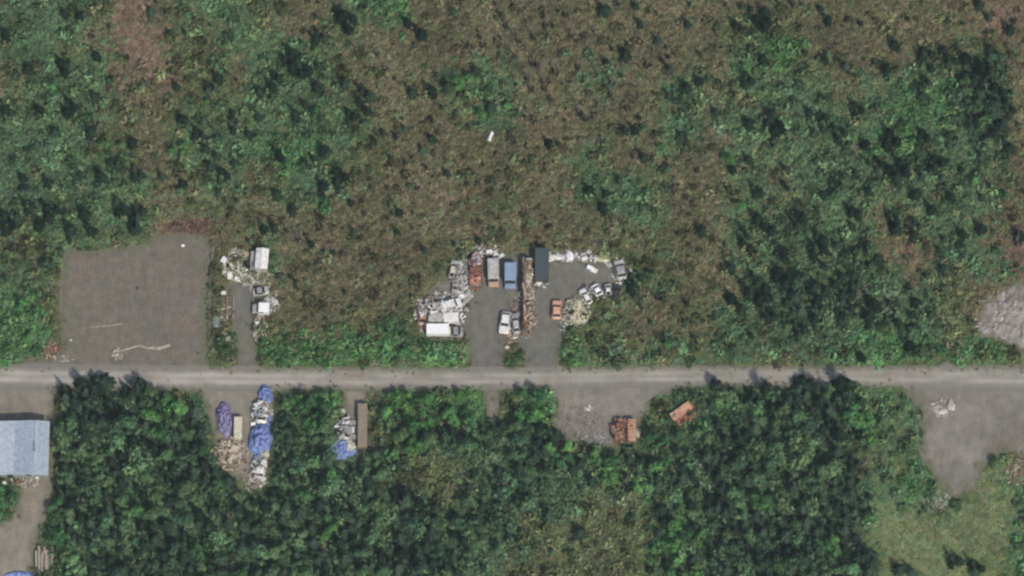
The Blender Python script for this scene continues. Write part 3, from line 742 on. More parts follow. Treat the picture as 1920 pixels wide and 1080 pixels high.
def pickup(px, py, hd, paint, what, where_, L=5.6, W=1.95, tilt=0, cabpaint=None, cat='pickup', name='pickup_truck'):
    o = empty(name, P(px, py), HEAD(hd)); o.rotation_euler.x = HEAD(tilt); bx0 = -L/2
    MB().box((L/2-.75, 0, .78), (1.5, W-.06, .55), taper=.95, bev=.08).part('bonnet', paint, o)
    MB().box((0, 0, .48), (L-.2, W-.4, .2)).part('chassis', STEEL, o)
    cx = L/2-2.1; MB().hull([[(cx+.85, W/2-.05, .5), (cx-.65, W/2-.05, .5), (cx-.65, -W/2+.05, .5), (cx+.85, -W/2+.05, .5)], [(cx+.8, W/2-.04, 1.05), (cx-.65, W/2-.04, 1.05), (cx-.65, -W/2+.04, 1.05), (cx+.8, -W/2+.04, 1.05)],
              [(cx+.3, W/2-.2, 1.65), (cx-.58, W/2-.2, 1.65), (cx-.58, -W/2+.2, 1.65), (cx+.3, -W/2+.2, 1.65)]]).part('cab', cabpaint or paint, o)
    MB().plate([(cx+.83, -W/2+.15, 1.04), (cx+.83, W/2-.15, 1.04), (cx+.36, W/2-.27, 1.6), (cx+.36, -W/2+.27, 1.6)], .02).part('windscreen', GLASS, o)
    MB().box((cx-.63, 0, 1.38), (.04, W-.55, .35)).part('rear_window', GLASS, o)
    bl = L-2.85; bc = bx0+bl/2
    MB().box((bc, 0, .68), (bl, W-.1, .08)).part('bed_floor', STEEL, o)
    for s in (-1, 1): MB().box((bc, s*(W/2-.05), .88), (bl, .1, .5), bev=.02).part('bed_side', paint, o)
    MB().box((bx0+.03, 0, .88), (.06, W-.22, .48)).part('tailgate', paint, o)
    for x in (-L*.28, L*.33):
        for s in (-1, 1): wheel(o, x, s*(W/2-.12), .38)
    MB().box((L/2+.04, 0, .5), (.14, W, .18), bev=.03).part('bumper', STEEL, o)
    tag(o, what, where_, cat); return o

def van(px, py, hd, paint, what, where_, L=4.6, W=2.0, H=2.1, bonnetpaint=None, roofpaint=None, name='panel_van', cat='van'):
    o = empty(name, P(px, py), HEAD(hd)); bl = L-1.0; bc = -L/2+bl/2
    MB().box((bc, 0, .35+(H-.35)/2), (bl, W, H-.35), taper=.93, bev=.12).part('body', paint, o)
    MB().box((L/2-.55, 0, .75), (1.25, W-.08, .8), taper=.92, bev=.1).part('bonnet', bonnetpaint or paint, o)
    x = L/2-1.0
    MB().plate([(x+.25, -W/2+.2, 1.15), (x+.25, W/2-.2, 1.15), (x-.03, W/2-.28, H-.22), (x-.03, -W/2+.28, H-.22)], .03).part('windscreen', GLASS, o)
    for k in range(5):
        MB().box((bc-bl/2+.35+k*(bl-.7)/4, 0, H+.012), (.07, W*.85, .03)).part('roof_rib', roofpaint or paint, o)
    for s in (-1, 1): MB().box((x-.55, s*(W/2-.03), 1.5), (.8, .05, .45), rot=(s*.05, 0, 0)).part('side_window', GLASS, o)
    for xx in (-L*.3, L*.32):
        for s in (-1, 1): wheel(o, xx, s*(W/2-.12))
    tag(o, what, where_, cat); return o

def container(px, py, hd, paint, what, where_, L, W, H, z=0.12, ribs=9, name='shipping_container', cat='container', roofm=None):
    o = empty(name, P(px, py), HEAD(hd))
    b = MB().box((0, 0, z+H/2), (L, W, H), bev=.03)
    n = max(3, int(L/.55))
    for k in range(n):
        for s in (-1, 1): b.box((-L/2+.3+k*(L-.6)/(n-1), s*(W/2), z+H/2), (.16, .07, H-.25))
    b.part('body', paint, o)
    for k in range(ribs): MB().box((-L/2+.25+k*(L-.5)/(ribs-1), 0, z+H+.012), (.16, W-.2, .03)).part('roof_rib', roofm or paint, o)
    for s in (-1, 1):
        d = MB().box((L/2+.025, s*W/4, z+H/2), (.05, W/2-.05, H-.2)).part('door', paint, o); MB().cyl((L/2+.07, s*.12, z+.2), (L/2+.07, s*.12, z+H-.2), .025, n=6).part('lock_bar', STEEL, d)
    for x in (-L/2+.3, L/2-.3): MB().box((x, 0, z/2), (.25, W, z)).part('skid', WOOD, o)
    tag(o, what, where_, cat); return o

def box_trailer(px, py, hd, paint, what, where_, L, W, H, name='box_trailer', cat='trailer', base=.55, roofm=None, panels=4, axles=1, tongue=True):
    o = empty(name, P(px, py), HEAD(hd))
    MB().box((0, 0, base+(H-base)/2), (L, W, H-base), bev=.05).part('body', paint, o)
    for k in range(panels): 
        MB().box((-L/2+(k+.5)*L/panels, 0, H+.02), (L/panels-.04, W-.06, .04), rot=(R.uniform(-.01, .01), 0, 0)).part('roof_panel', roofm or paint, o)
    MB().box((-L/2-.02, 0, base+(H-base)/2), (.04, W-.2, H-base-.2)).part('rear_door', roofm or paint, o)
    for k in range(axles):
        for s in (-1, 1): wheel(o, -L*.12-k*.85, s*(W/2-.05), .34)
    if tongue: MB().cyl((L/2, .5*W*.7, .5), (L/2+1.0, 0, .5), .05, n=6).cyl((L/2, -.5*W*.7, .5), (L/2+1.0, 0, .5), .05, n=6).part('tongue', STEEL, o)
    tag(o, what, where_, cat); return o

def heap(name, px, py, rx, ry, h, mat, what, where_, cat, ang=0, folds=.12, freq=2.5, seed=0, kind=None, flat_=1.0, n=26):
    """a draped or tipped mound: rx, ry, h in metres, outline uneven, dropping to the ground all round"""
    V, F = [], []; m2 = int(n*1.6)
    for i in range(n+1):
        for j in range(m2):
            t = i/n; a = 2*PI*j/m2; rr = t*(1+.22*mnoise.noise((math.cos(a)*1.2+seed, math.sin(a)*1.2, 0))+.08*mnoise.noise((math.cos(a)*4+seed, math.sin(a)*4, 0)))
            x, y = rr*rx*math.cos(a), rr*ry*math.sin(a)
            z = h*(max(0, 1-t**(2.6*flat_)))**.8
            z *= 1+.35*mnoise.noise((x*.9+seed*3, y*.9, 1)); z += folds*h*mnoise.noise((x*freq+seed, y*freq, 4))*(1-t**4)*2 if h else 0
            V.append((x, y, max(-.02, z) if t < 1 else -.05))
    for i in range(n):
        for j in range(m2):
            k = (j+1) % m2; F.append((i*m2+j, (i+1)*m2+j, (i+1)*m2+k, i*m2+k))
    me = mesh(name, V, F, mat, True)
    o = link(name, me); o.location = P(px, py); o.rotation_euler = (0, 0, HEAD(ang))
    if kind: o['kind'] = kind; o['label'] = f'{what} {where_}'
    else: tag(o, what, where_, cat)
    return o

def debris(px, py, rx, ry, n, pal, what, where_, size=(.15, .7), h=.35, seed=1, shape=None, ang=0):
    """scraps too small to count, thrown about in one place"""
    g = random.Random(seed); b = bmesh.new(); cl = []
    for i in range(n):
        if shape:
            for _ in range(50):
                x, y = g.uniform(-rx, rx), g.uniform(-ry, ry)
                if inside(shape, px+x/M, py-y/M): break
        else:
            a = g.uniform(0, 2*PI); r = g.uniform(0, 1)**.6; x, y = r*rx*math.cos(a), r*ry*math.sin(a)
        s = g.uniform(*size); l = s*g.uniform(1, 2.8); q = bmesh.ops.create_cube(b, size=1.0)
        m = Matrix.Translation((x, y, g.uniform(.03, h))) @ Matrix.Rotation(g.uniform(0, 6.3), 4, 'Z') @ Matrix.Rotation(g.gauss(0, .35), 4, 'X') @ Matrix.Rotation(g.gauss(0, .35), 4, 'Y') @ Matrix.Diagonal((l, s*g.uniform(.4, 1), g.uniform(.04, .25), 1))
        bmesh.ops.transform(b, matrix=m, verts=q['verts']); c = g.choice(pal); j = g.uniform(.7, 1.15); cl += [(c[0]*j, c[1]*j, c[2]*j, 1)]*6
    b.faces.ensure_lookup_table(); me = bpy.data.meshes.new('debris'); b.to_mesh(me); b.free()
    a = me.attributes.new('Col', 'FLOAT_COLOR', 'FACE'); a.data.foreach_set('color', np.array(cl, dtype=np.float32).reshape(-1)); me.materials.append(SCRAP)
    o = link('debris', me, kind='stuff'); o['label'] = f'{what} {where_}'; o.location = P(px, py); o.rotation_euler.z = HEAD(ang); return o

# smaller scrap pieces, each a thing
def sc_sheet(o, m, s):      # bent sheet of metal
    w_, l = s*.55, s; mb = MB(); k = 3
    for i in range(k): mb.box(((-1+2*(i+.5)/k)*l*.5, 0, .12+.10*math.sin(i*2.1+s)), (l/k*1.05, w_, .03), rot=(0, .18*math.cos(i*2.4), 0))
    mb.part('sheet', m, o)
    MB().cyl((-l*.5, w_*.48, .1), (l*.5, w_*.48, .16), .035, n=6).part('edge_roll', m, o)
def sc_box(o, m, s):        # appliance on its back
    MB().box((0, 0, s*.3), (s, s*.62, s*.6), bev=.03).part('casing', m, o)
    d = MB().box((0, 0, s*.6+.03), (s*.94, s*.56, .06), bev=.015).part('door', m, o); MB().box((s*.38, s*.2, s*.6+.085), (.2*s, .04, .05)).part('handle', STEEL, d)
def sc_drum(o, m, s):
    MB().cyl((-s*.5, 0, s*.33), (s*.5, 0, s*.33), s*.33, n=14).part('barrel', m, o)
    for x in (-.17, .17): MB().cyl((s*x-.02, 0, s*.33), (s*x+.02, 0, s*.33), s*.345, n=14).part('hoop', STEEL, o)
def sc_tyre(o, m, s):
    b = bmesh.new(); me = bpy.data.meshes.new('tyre'); V, F = [], []; a, c = 14, 6
    for i in range(a):
        for j in range(c):
            A, B = 2*PI*i/a, 2*PI*j/c; r = s*.36+s*.14*math.cos(B); V.append((r*math.cos(A), r*math.sin(A), s*.14+s*.14*math.sin(B)))
    for i in range(a):
        for j in range(c): F.append((i*c+j, ((i+1) % a)*c+j, ((i+1) % a)*c+(j+1) % c, i*c+(j+1) % c))
    b.free(); link('tread', mesh('tyre', V, F, RUBBER, True), o)
def sc_boards(o, m, s):
    for i in range(4): MB().box((R.uniform(-.1, .1), (i-1.5)*.2, .06+.05*(i % 2)), (s, .17, .04), rot=(0, 0, R.uniform(-.12, .12))).part('board', m, o)
def sc_hood(o, m, s):       # car door or bonnet panel
    MB().hull([[(s*.5, s*.36, .08), (-s*.5, s*.4, .05), (-s*.5, -s*.4, .05), (s*.5, -s*.36, .08)], [(s*.42, s*.3, .2), (-s*.44, s*.34, .17), (-s*.44, -s*.34, .17), (s*.42, -s*.3, .2)]]).part('panel', m, o)
    MB().box((s*.1, 0, .21), (s*.5, .1, .04)).part('crease', m, o)
def sc_crate(o, m, s):
    for i in range(4): MB().box((0, (-1.5+i)*s*.2, s*.42), (s*.9, s*.16, .04)).part('slat', m, o)
    for x in (-1, 1): MB().box((x*s*.42, 0, s*.2), (.05, s*.78, s*.4)).part('side', m, o)
SCR = {'sheet': (sc_sheet, 'scrap_sheet', 'bent {} sheet', 'metal sheet'), 'box': (sc_box, 'scrapped_fridge', '{} fridge on its back', 'fridge'), 'drum': (sc_drum, 'oil_drum', '{} steel drum', 'drum'),
       'tyre': (sc_tyre, 'old_tyre', '{} old tyre', 'tyre'), 'boards': (sc_boards, 'loose_boards', 'loose {} boards', 'boards'), 'hood': (sc_hood, 'car_panel', '{} car panel', 'car panel'), 'crate': (sc_crate, 'slatted_crate', '{} slatted crate', 'crate')}
CW = {'white': W_PAINT, 'bright white': W_CLEAN, 'grey': GREY_P, 'pale grey': PALE_G, 'rusty': RUST, 'orange': RUST_O, 'tan': TAN, 'cream': CREAM, 'brown': WOOD2, 'weathered': WOOD, 'blue': BLUE_P, 'black': BLACK}
def scrap(kind, colour, px, py, size, rot, where_, z=0.0, tilt=0):
    f, nm, ph, cat = SCR[kind]; o = empty(nm, P(px, py, z), HEAD(rot)); o.rotation_euler.x = HEAD(tilt)
    f(o, CW[colour], size); tag(o, ph.format(colour), where_, cat, 'scrap lying about the yards'); return o

# ------------------------------------------------------------------ the salvage yard
pickup(892, 516, 93, RUST_O, 'rusty orange pickup with scrap piled in its bed', 'west of the white-capped van', L=5.7, W=2.4, cabpaint=RUST)
van(925, 514, -88, PALE_G, 'pale grey van with a tan bonnet', 'between the orange pickup and the blue van', L=5.1, W=2.1, H=1.9, bonnetpaint=TAN)
van(957, 520, -90, BLUE_P, 'faded blue van', 'beside the long loaded trailer', L=4.6, W=2.25, H=2.1, name='panel_van')
container(1016, 502, -91, TEAL_P, 'dark teal steel container', 'against the long trailer, at the yard rear', 5.8, 2.5, 2.4)
# long flatbed, laden with old timber and scrap
o = empty('flatbed_trailer', P(989, 560), HEAD(90)); LT = 14.6
MB().box((0, 0, 1.12), (LT, 1.95, .18), bev=.02).part('deck', WOOD2, o)
for s in (-1, 1): MB().box((0, s*.5, .85), (LT-.5, .14, .36)).part('beam', RUST, o)
for x in (-5.6, -4.5, -3.4):
    for s in (-1, 1): wheel(o, x, s*.85, .5, .3)
for s in (-1, 1): MB().box((4.6, s*.5, .42), (.14, .14, .84)).part('landing_leg', RUST, o)
for k in range(9):
    for s in (-1, 1): MB().box((-6.6+k*1.65, s*1.0, 1.75), (.1, .08, 1.2)).part('stake', RUST, o)
tag(o, 'long rusty flatbed trailer loaded with old timber', 'down the middle of the yard', 'trailer')
tt = empty('timber_stack', P(989, 560)+Vector((0, 0, 1.215)), HEAD(90))
BRD_M = [WOOD, WOOD2, TAN, PALEBARK, CREAM, RUST]
BMESH = [MB().box((0, 0, 0), (1, 1, 1)).data('board', m) for m in BRD_M]
for i in range(150):
    lay = R.random()**.8; l = R.uniform(1.2, 3.6); x = R.uniform(-LT/2+l/2, LT/2-l/2); z = .1+lay*(1.2 if x > 0 else 1.0 if x > -4 else .7)
    b = link('board', R.choice(BMESH[:2]*3+BMESH), tt); b.location = (x, R.uniform(-.72, .72)*(1.08-.35*lay), z); b.rotation_euler = (R.uniform(-.2, .2), R.uniform(-.05, .05), R.gauss(0, .09))
    b.scale = (l, R.uniform(.14, .42), R.uniform(.05, .16))
tag(tt, 'heaped tan and grey timber', 'on the long flatbed trailer', 'timber')
debris(994, 560, .55, 6.9, 150, [(.45, .38, .27), (.3, .22, .15), (.5, .46, .38), (.2, .11, .07), (.12, .10, .08)], 'small broken scraps', 'over the timber on the flatbed', (.12, .45), .4, 3).location.z = 2.2
scrap('hood', 'rusty', 990, 606, 1.5, 40, 'on the tail of the long trailer', 1.9); scrap('sheet', 'cream', 992, 522, 1.7, 80, 'on the long trailer', 2.4)
# west row
box_trailer(821, 623, 0, W_CLEAN, 'bright white box trailer, the cleanest roof', 'at the strip\'s south edge', 4.0, 1.9, 2.2, name='box_trailer', panels=3, tongue=False, axles=1)
car(853, 624, 180, GREY_P, 'short grey car with cream bonnet', 'nose to tail with the bright white box trailer', L=3.0, W=1.9, cab=(-.5, .2), bonnet=CREAM)
car(792, 594, 95, TAN, 'tan and pink gutted car', 'at the strip\'s west end', L=3.6, W=1.7, cab=(-.8, .3), roof=RUST_O)
box_trailer(817, 599, 0, PALE_G, 'small pale grey utility trailer', 'directly north of the bright white box trailer', 2.6, 1.8, 1.5, panels=2, tongue=False)
box_trailer(846, 600, 3, W_PAINT, 'white camper trailer with pointed nose', 'beside the small pale grey trailer', 2.7, 1.8, 1.7, name='camper_trailer', panels=2, tongue=True, axles=1)
car(820, 577, 5, PALE_G, 'pale grey low car', 'behind the small utility trailer', L=3.8, W=1.8, cab=(-.8, .6))
van(846, 575, 20, W_PAINT, 'dented white minivan', 'behind the camper trailer', L=3.6, W=1.8, H=1.6, name='minivan')
car(862, 530, 78, GREY_P, 'grey car half under junk', 'west of the orange pickup', L=4.9, W=2.2, cab=(-1.2, .8), roof=PALE_G)
car(852, 508, 80, PALE_G, 'pale olive-grey hulk', 'in the brush behind the half-buried grey car', L=3.6, W=1.8, cab=(-.8, .4), roof=CREAM)
# wrecks in the middle
car(947, 607, 262, W_PAINT, 'white car with black windscreen', 'west of the long trailer\'s tail', L=4.2, W=1.9, cab=(-1.3, .2))
car(967, 609, 97, GREY_P, 'slim dark grey car', 'between the white car and the long trailer', L=4.0, W=1.5, cab=(-1.0, .4), roof=PALE_G)
car(1044, 583, 88, ORANGE, 'small faded orange car', 'alone by the cream heap', L=3.6, W=1.85, cab=(-.9, .35), H=1.35)
car(1163, 508, 100, PALE_G, 'battered pale grey car', 'at the yard\'s east tip', L=3.8, W=2.0, cab=(-.9, .5), roof=GREY_P)
car(1098, 558, 118, W_PAINT, 'narrow white car', 'between the cream heap and the two white hulks', L=3.2, W=1.4, cab=(-.9, .2))
car(1119, 546, 120, W_CLEAN, 'bright white hulk', 'south-east of the open gravel', L=2.4, W=1.5, cab=(-.5, .2))
car(1140, 545, 95, PALE_G, 'white-grey hulk', 'east of the bright white hulk', L=2.2, W=1.3, cab=(-.5, .1), roof=W_PAINT)
car(1155, 550, 80, BLACK, 'small black car', 'south of the battered pale grey car', L=2.8, W=1.3, cab=(-.6, .2))  # dark slab among the hulks, built as a small black car
heap('brush_heap', 1084, 588, 1.9, 2.7, .9, CREAM, 'cream yellow heap of cut brush', 'south of the narrow white car', 'heap', 20, .35, 3.5, 2)
debris(1082, 585, 2.5, 3.4, 420, [(.5, .48, .34), (.42, .40, .27), (.33, .32, .2), (.6, .58, .45)], 'pale sticks and straw', 'strewn on the cream heap', (.05, .25), 1.0, 5, ang=-25)
debris(1064, 612, 1.4, 1.6, 60, [(.5, .48, .4), (.6, .6, .56)], 'pale scraps', 'south-west of the cream heap', (.1, .35), .3, 6)
# north row of whites: small upturned boats and panels
def boat(px, py, hd, mat, what, where_, L=3.2, W=1.3, up=True):
    o = empty('upturned_boat', P(px, py), HEAD(hd)); rings = []
    for i in range(9):
        t = i/8; x = (t-.5)*L; w_ = W/2*(1-max(0, (t-.45)/.55)**2.2)*(.85+.15*min(1, t*3)); w_ = max(.04, w_)
        rings.append([(x, w_, .05), (x, w_*.92, .35), (x, w_*.45, .55-.12*t), (x, 0, .62-.1*t), (x, -w_*.45, .55-.12*t), (x, -w_*.92, .35), (x, -w_, .05)])
    MB().hull(rings).part('hull', mat, o, True)
    MB().box((-.05, 0, .64-.05), (L*.85, .06, .08), rot=(0, .035, 0)).part('keel', STEEL, o)
    tag(o, what, where_, 'boat'); return o
boat(1046, 482, 165, W_PAINT, 'white upturned boat', 'second piece east of the teal container, north edge', 2.6, 1.2)
boat(1068, 479, 100, W_CLEAN, 'stubby bright white upturned boat', 'along the yard\'s north edge', 1.9, 1.4)
boat(1128, 486, -12, CREAM, 'cream upturned boat', 'at the yard\'s north-east edge', 2.9, 1.2)
for a in (('hood', 'white', 1032, 485, 1.4, 20), ('sheet', 'white', 1088, 477, 1.6, 60), ('hood', 'pale grey', 1080, 476, 1.5, 80), ('sheet', 'bright white', 1104, 471, 1.4, 120), ('box', 'white', 1096, 486, 1.1, 30), ('hood', 'cream', 1114, 481, 1.2, 0),
          ('sheet', 'pale grey', 1140, 495, 1.5, -50), ('drum', 'grey', 1056, 489, .8, 20)):
    scrap(*a, 'in the row along the yard\'s north edge')
for a in (('box', 'bright white', 1106, 503, 1.1, -20), ('hood', 'white', 1114, 507, 1.2, -25), ('tyre', 'black', 1094, 535, .7, 0)):
    scrap(*a, 'out on the open gravel')
for a in (('box', 'white', 1011, 532, 1.0, 30), ('drum', 'grey', 1018, 536, .8, 60), ('hood', 'bright white', 1014, 526, 1.1, 100), ('tyre', 'black', 1023, 533, .7, 0)):
    scrap(*a, 'south of the teal container')
for a in (('hood', 'bright white', 926, 467, 1.7, 60), ('sheet', 'bright white', 937, 475, 1.8, 120), ('box', 'white', 917, 473, 1.1, 10), ('sheet', 'pale grey', 908, 477, 1.9, 15), ('drum', 'blue', 900, 482, .9, 70), ('hood', 'grey', 892, 476, 1.4, 30), ('tyre', 'black', 905, 469, .7, 0), ('boards', 'weathered', 884, 484, 1.6, 100)):
    scrap(*a, 'heaped north of the pickup and vans')
for a in (('sheet', 'white', 861, 563, 1.5, 40), ('box', 'bright white', 866, 556, 1.0, -20), ('hood', 'white', 877, 553, 1.2, 70), ('drum', 'white', 884, 556, .6, 10), ('boards', 'brown', 873, 534, 1.9, 110), ('tyre', 'black', 848, 553, .8, 0), ('sheet', 'cream', 854, 495, 1.6, 80)):
    scrap(*a, 'round the half-buried grey car')
for a in (('hood', 'tan', 787, 566, 1.4, 10), ('box', 'pale grey', 800, 569, 1.3, 80), ('crate', 'weathered', 806, 560, 1.1, 30), ('sheet', 'tan', 793, 616, 1.5, 70), ('drum', 'rusty', 785, 610, .9, 100), ('sheet', 'pale grey', 832, 560, 1.7, 15), ('tyre', 'black', 833, 586, .9, 0), ('box', 'rusty', 806, 597, 1.0, 90),
          ('boards', 'weathered', 812, 636, 1.8, 5), ('sheet', 'cream', 838, 553, 1.3, -30), ('hood', 'pale grey', 818, 552, 1.3, 60), ('crate', 'brown', 862, 634, 1.2, 80), ('tyre', 'black', 870, 628, .8, 0)):
    scrap(*a, 'among the trailers of the west strip')
for a in (('boards', 'tan', 956, 636, 1.5, 95), ('crate', 'tan', 953, 628, 1.0, 20), ('sheet', 'rusty', 962, 643, 1.3, 70), ('box', 'cream', 951, 652, .8, 15), ('drum', 'rusty', 958, 656, .8, 100), ('hood', 'pale grey', 965, 631, 1.1, 40)):
    scrap(*a, 'trailing south from the white car with black windscreen')
PALW = [(.74, .74, .7), (.52, .5, .46), (.34, .32, .29), (.22, .17, .13), (.84, .83, .8), (.08, .07, .06)]
PALB = [(.35, .28, .2), (.25, .17, .11), (.45, .38, .28), (.16, .11, .08), (.55, .52, .45)]
debris(0, 0, 1, 1, 1, PALW, 'x', 'x').location.z = -500 if False else 0
bpy.data.objects.remove([o for o in COL.objects if o.name.startswith('debris') and o.get('label') == 'x x'][0])
debris(828, 585, 5.0, 3.4, 420, PALW+PALB[:2], 'mixed small scrap', 'between the trailers of the west strip', (.1, .5), .4, 11)
debris(866, 530, 2.2, 4.5, 330, [(.36, .37, .34), (.5, .5, .46), (.25, .25, .22), (.62, .6, .55)], 'grey small scrap', 'round the half-buried grey car', (.1, .5), .5, 12)
debris(912, 474, 3.6, 1.3, 150, PALW, 'pale small scrap', 'north of the pickup and vans', (.1, .4), .4, 13)
debris(892, 524, .8, 1.5, 80, [(.6, .3, .2), (.45, .18, .1), (.65, .36, .26), (.2, .1, .08)], 'orange junk', 'piled in the orange pickup\'s bed', (.15, .5), .5, 14).location.z = .8
debris(893, 492, .9, 1.5, 75, [(.45, .35, .33), (.16, .13, .13), (.3, .15, .12), (.55, .5, .48), (.06, .05, .05)], 'grey junk', 'on the orange pickup\'s cab and nose', (.12, .5), .5, 15).location.z = 1.15
debris(960, 640, 1.0, 3.0, 130, PALB, 'brown small scrap', 'south of the white car with black windscreen', (.08, .4), .35, 15)
debris(1085, 480, 6.5, 1.1, 190, PALW, 'pale small scrap', 'along the yard\'s north edge', (.1, .4), .3, 16)
debris(1125, 548, 3.5, 1.4, 110, PALW+[(.06, .06, .06)], 'mixed small scrap', 'between the eastern hulks', (.1, .4), .3, 17)
debris(1166, 510, 1.7, 2.8, 110, PALW, 'grey small scrap', 'round the battered pale grey car', (.1, .4), .35, 18)
debris(985, 590, 2.3, 4.6, 170, [(.3, .2, .15), (.4, .35, .28), (.2, .12, .09), (.6, .57, .5)], 'rusty scraps', 'beside the tail of the long trailer', (.08, .4), .3, 19)
debris(1016, 532, 1.3, .9, 50, PALW, 'pale scraps', 'at the foot of the teal container', (.08, .35), .3, 20)
o = empty('leaning_pole', P(960, 585)); MB().cyl((0, 0, 0), (.1, .4, 3.0), .06, .04).part('pole', WOOD2, o); MB().cyl((0, 0, 2.2), (.5, .3, 2.6), .03).part('stay', STEEL, o)
tag(o, 'thin dark leaning pole', 'in front of the long trailer, north of the slim car', 'pole')

# ------------------------------------------------------------------ the west yard
def shed(px, py, hd, L, W, H, wall, roof, what, where_, cat='shed', n=4, ridge=True, name='metal_shed'):
    o = empty(name, P(px, py), HEAD(hd))
    hw = W/2; rz = H+(.35 if ridge else .1)
    MB().hull([[(-L/2, hw, 0), (L/2, hw, 0), (L/2, -hw, 0), (-L/2, -hw, 0)], [(-L/2, hw, H), (L/2, hw, H), (L/2, -hw, H), (-L/2, -hw, H)]]).part('wall', wall, o)
    sl = math.atan2(rz-H, hw)
    rf = MB().box((0, 0, rz+.03), (L+.2, .16, .05)).part('roof_ridge', roof, o)
    for s in (-1, 1):
        for k in range(n):
            MB().box((-L/2+(k+.5)*L/n, s*(hw/2+.04), (H+rz)/2+.01), (L/n-.03, hw/math.cos(sl)+.1, .04), rot=(-s*sl, 0, 0)).part('roof_panel', roof, o)
    d = MB().box((L/2+.02, 0, 1.0 if H > 1.9 else H*.45), (.04, .9, min(1.9, H*.85))).part('door', TRIM, o); MB().box((L/2+.06, .35, 1.0), (.05, .08, .05)).part('handle', STEEL, d)
    tag(o, what, where_, cat); return o
shed(492, 492, 86, 3.9, 2.1, 2.1, PALE_G, W_PAINT, 'white metal shed', 'at the north end of the west yard')
box_trailer(474, 492, 88, GREY_P, 'slim grey trailer', 'against the white metal shed\'s west wall', 3.4, .8, 1.3, panels=3, tongue=False, name='cargo_trailer')
van(490, 582, 178, W_CLEAN, 'bright white van body', 'on the east side of the west yard', L=3.0, W=1.9, H=2.0, name='panel_van', bonnetpaint=GREY_P)
car(489, 548, 10, PALE_G, 'pale grey wreck', 'north of the bright white van body', L=3.0, W=1.6, cab=(-.6, .2), roof=GREY_P)
heap('white_sheeting', 514, 566, .55, 1.4, .5, PALE_T, 'curved strip of white sheeting', 'behind the bright white van body', 'sheeting', 20, .3, 3, 4)
o = empty('trailer_frame', P(432, 577), HEAD(90))
for s in (-1, 1): MB().box((0, s*.55, .45), (4.0, .1, .12)).part('rail', TAN, o)
for x in (-1.9, -.6, .7, 1.9): MB().box((x, 0, .44), (.08, 1.04, .08)).part('crossbar', RUST, o)
for s in (-1, 1): wheel(o, -.9, s*.68, .3, .18)
MB().cyl((2.0, 0, .45), (3.0, 0, .4), .05, n=6).part('tongue', RUST, o)
tag(o, 'bare tan trailer frame of two long rails', 'on the west side of the west yard', 'trailer')
boat(404, 601, 92, GREEN_H, 'green-grey upturned boat', 'between the gravel pad and the west yard', 2.8, 1.4)
o = empty('plywood_ramp', P(425, 632), HEAD(-52)); 
for k in range(4): MB().box((0, -.38+k*.26, .22), (3.4-.3*k, .24, .04), rot=(0, -.08, .05)).part('board', CREAM, o)
for x in (-1.2, 1.2): MB().box((x, 0, .1), (.1, 1.0, .16)).part('bearer', WOOD2, o)
tag(o, 'pale wedge of boards', 'lying by the small green bush', 'boards')
g_ = random.Random(4)
for i in range(22):
    k = g_.choice(['hood', 'sheet', 'boards', 'box', 'crate', 'sheet']); c = g_.choice(['cream', 'cream', 'bright white', 'white', 'weathered', 'tan'])
    scrap(k, c, g_.uniform(420, 464), g_.uniform(474, 524), g_.uniform(.8, 1.4), g_.uniform(0, 180), 'in the pale pile west of the white metal shed', g_.uniform(0, .3))
debris(443, 498, 2.4, 3.3, 330, [(.55, .53, .4), (.42, .4, .28), (.3, .28, .2), (.7, .69, .6), (.15, .14, .09)], 'cream broken scrap', 'west of the white metal shed', (.08, .45), .5, 31)
debris(482, 530, 2.6, 2.4, 190, [(.36, .34, .26), (.25, .23, .17), (.5, .48, .42)], 'dull scrap', 'south of the white metal shed', (.08, .4), .35, 32)
debris(508, 566, 1.6, 2.2, 110, PALW, 'pale scrap', 'behind the bright white van body', (.08, .4), .35, 33)
debris(488, 618, 1.3, 3.0, 130, [(.5, .42, .38), (.6, .56, .5), (.35, .25, .2), (.3, .3, .28)], 'pinkish scrap', 'along the track south of the white van body', (.08, .35), .3, 34)
debris(420, 590, 1.0, 2.6, 70, [(.4, .33, .27), (.55, .52, .47), (.25, .16, .12)], 'small scrap', 'by the bare trailer frame', (.08, .35), .25, 35)
for a in (('box', 'white', 419, 550, .9, 10), ('hood', 'pale grey', 417, 597, 1.1, 90), ('tyre', 'black', 431, 596, .6, 0), ('box', 'white', 482, 606, .7, 20), ('sheet', 'pale grey', 492, 614, 1.3, 80), ('drum', 'rusty', 486, 630, .7, 30), ('tyre', 'black', 472, 541, .7, 0), ('sheet', 'grey', 497, 536, 1.4, 50)):
    scrap(*a, 'along the west yard track')

# ------------------------------------------------------------------ on the gravel pad
def ridge_line(pts, w_, h, mat, name, label, kind):
    V, F = [], []; n = 0
    for a, b in zip(pts, pts[1:]):
        k = max(2, int(math.hypot(b[0]-a[0], b[1]-a[1])/3))
        for i in range(k):
            t = i/k; x, y = a[0]+(b[0]-a[0])*t, a[1]+(b[1]-a[1])*t; q = P(x, y); d = (P(*b)-P(*a)).normalized(); nn = Vector((-d.y, d.x, 0))
            ww = w_*(.6+.8*abs(mnoise.noise((x/9, y/9, 0))))*(a[2]+(b[2]-a[2])*t); hh = h*(.6+mnoise.noise((x/7, y/7, 3)))*(a[2]+(b[2]-a[2])*t)
            for s, z in ((-1, -.03), (-.5, hh*.7), (0, hh), (.5, hh*.7), (1, -.03)): V.append(q+nn*ww*s+Vector((0, 0, z)))
            n += 1
    for i in range(n-1):
        for j in range(4): F.append((i*5+j, i*5+j+1, (i+1)*5+j+1, (i+1)*5+j))
    o = link(name, mesh(name, V, F, mat, True), kind=kind); o['label'] = label; return o
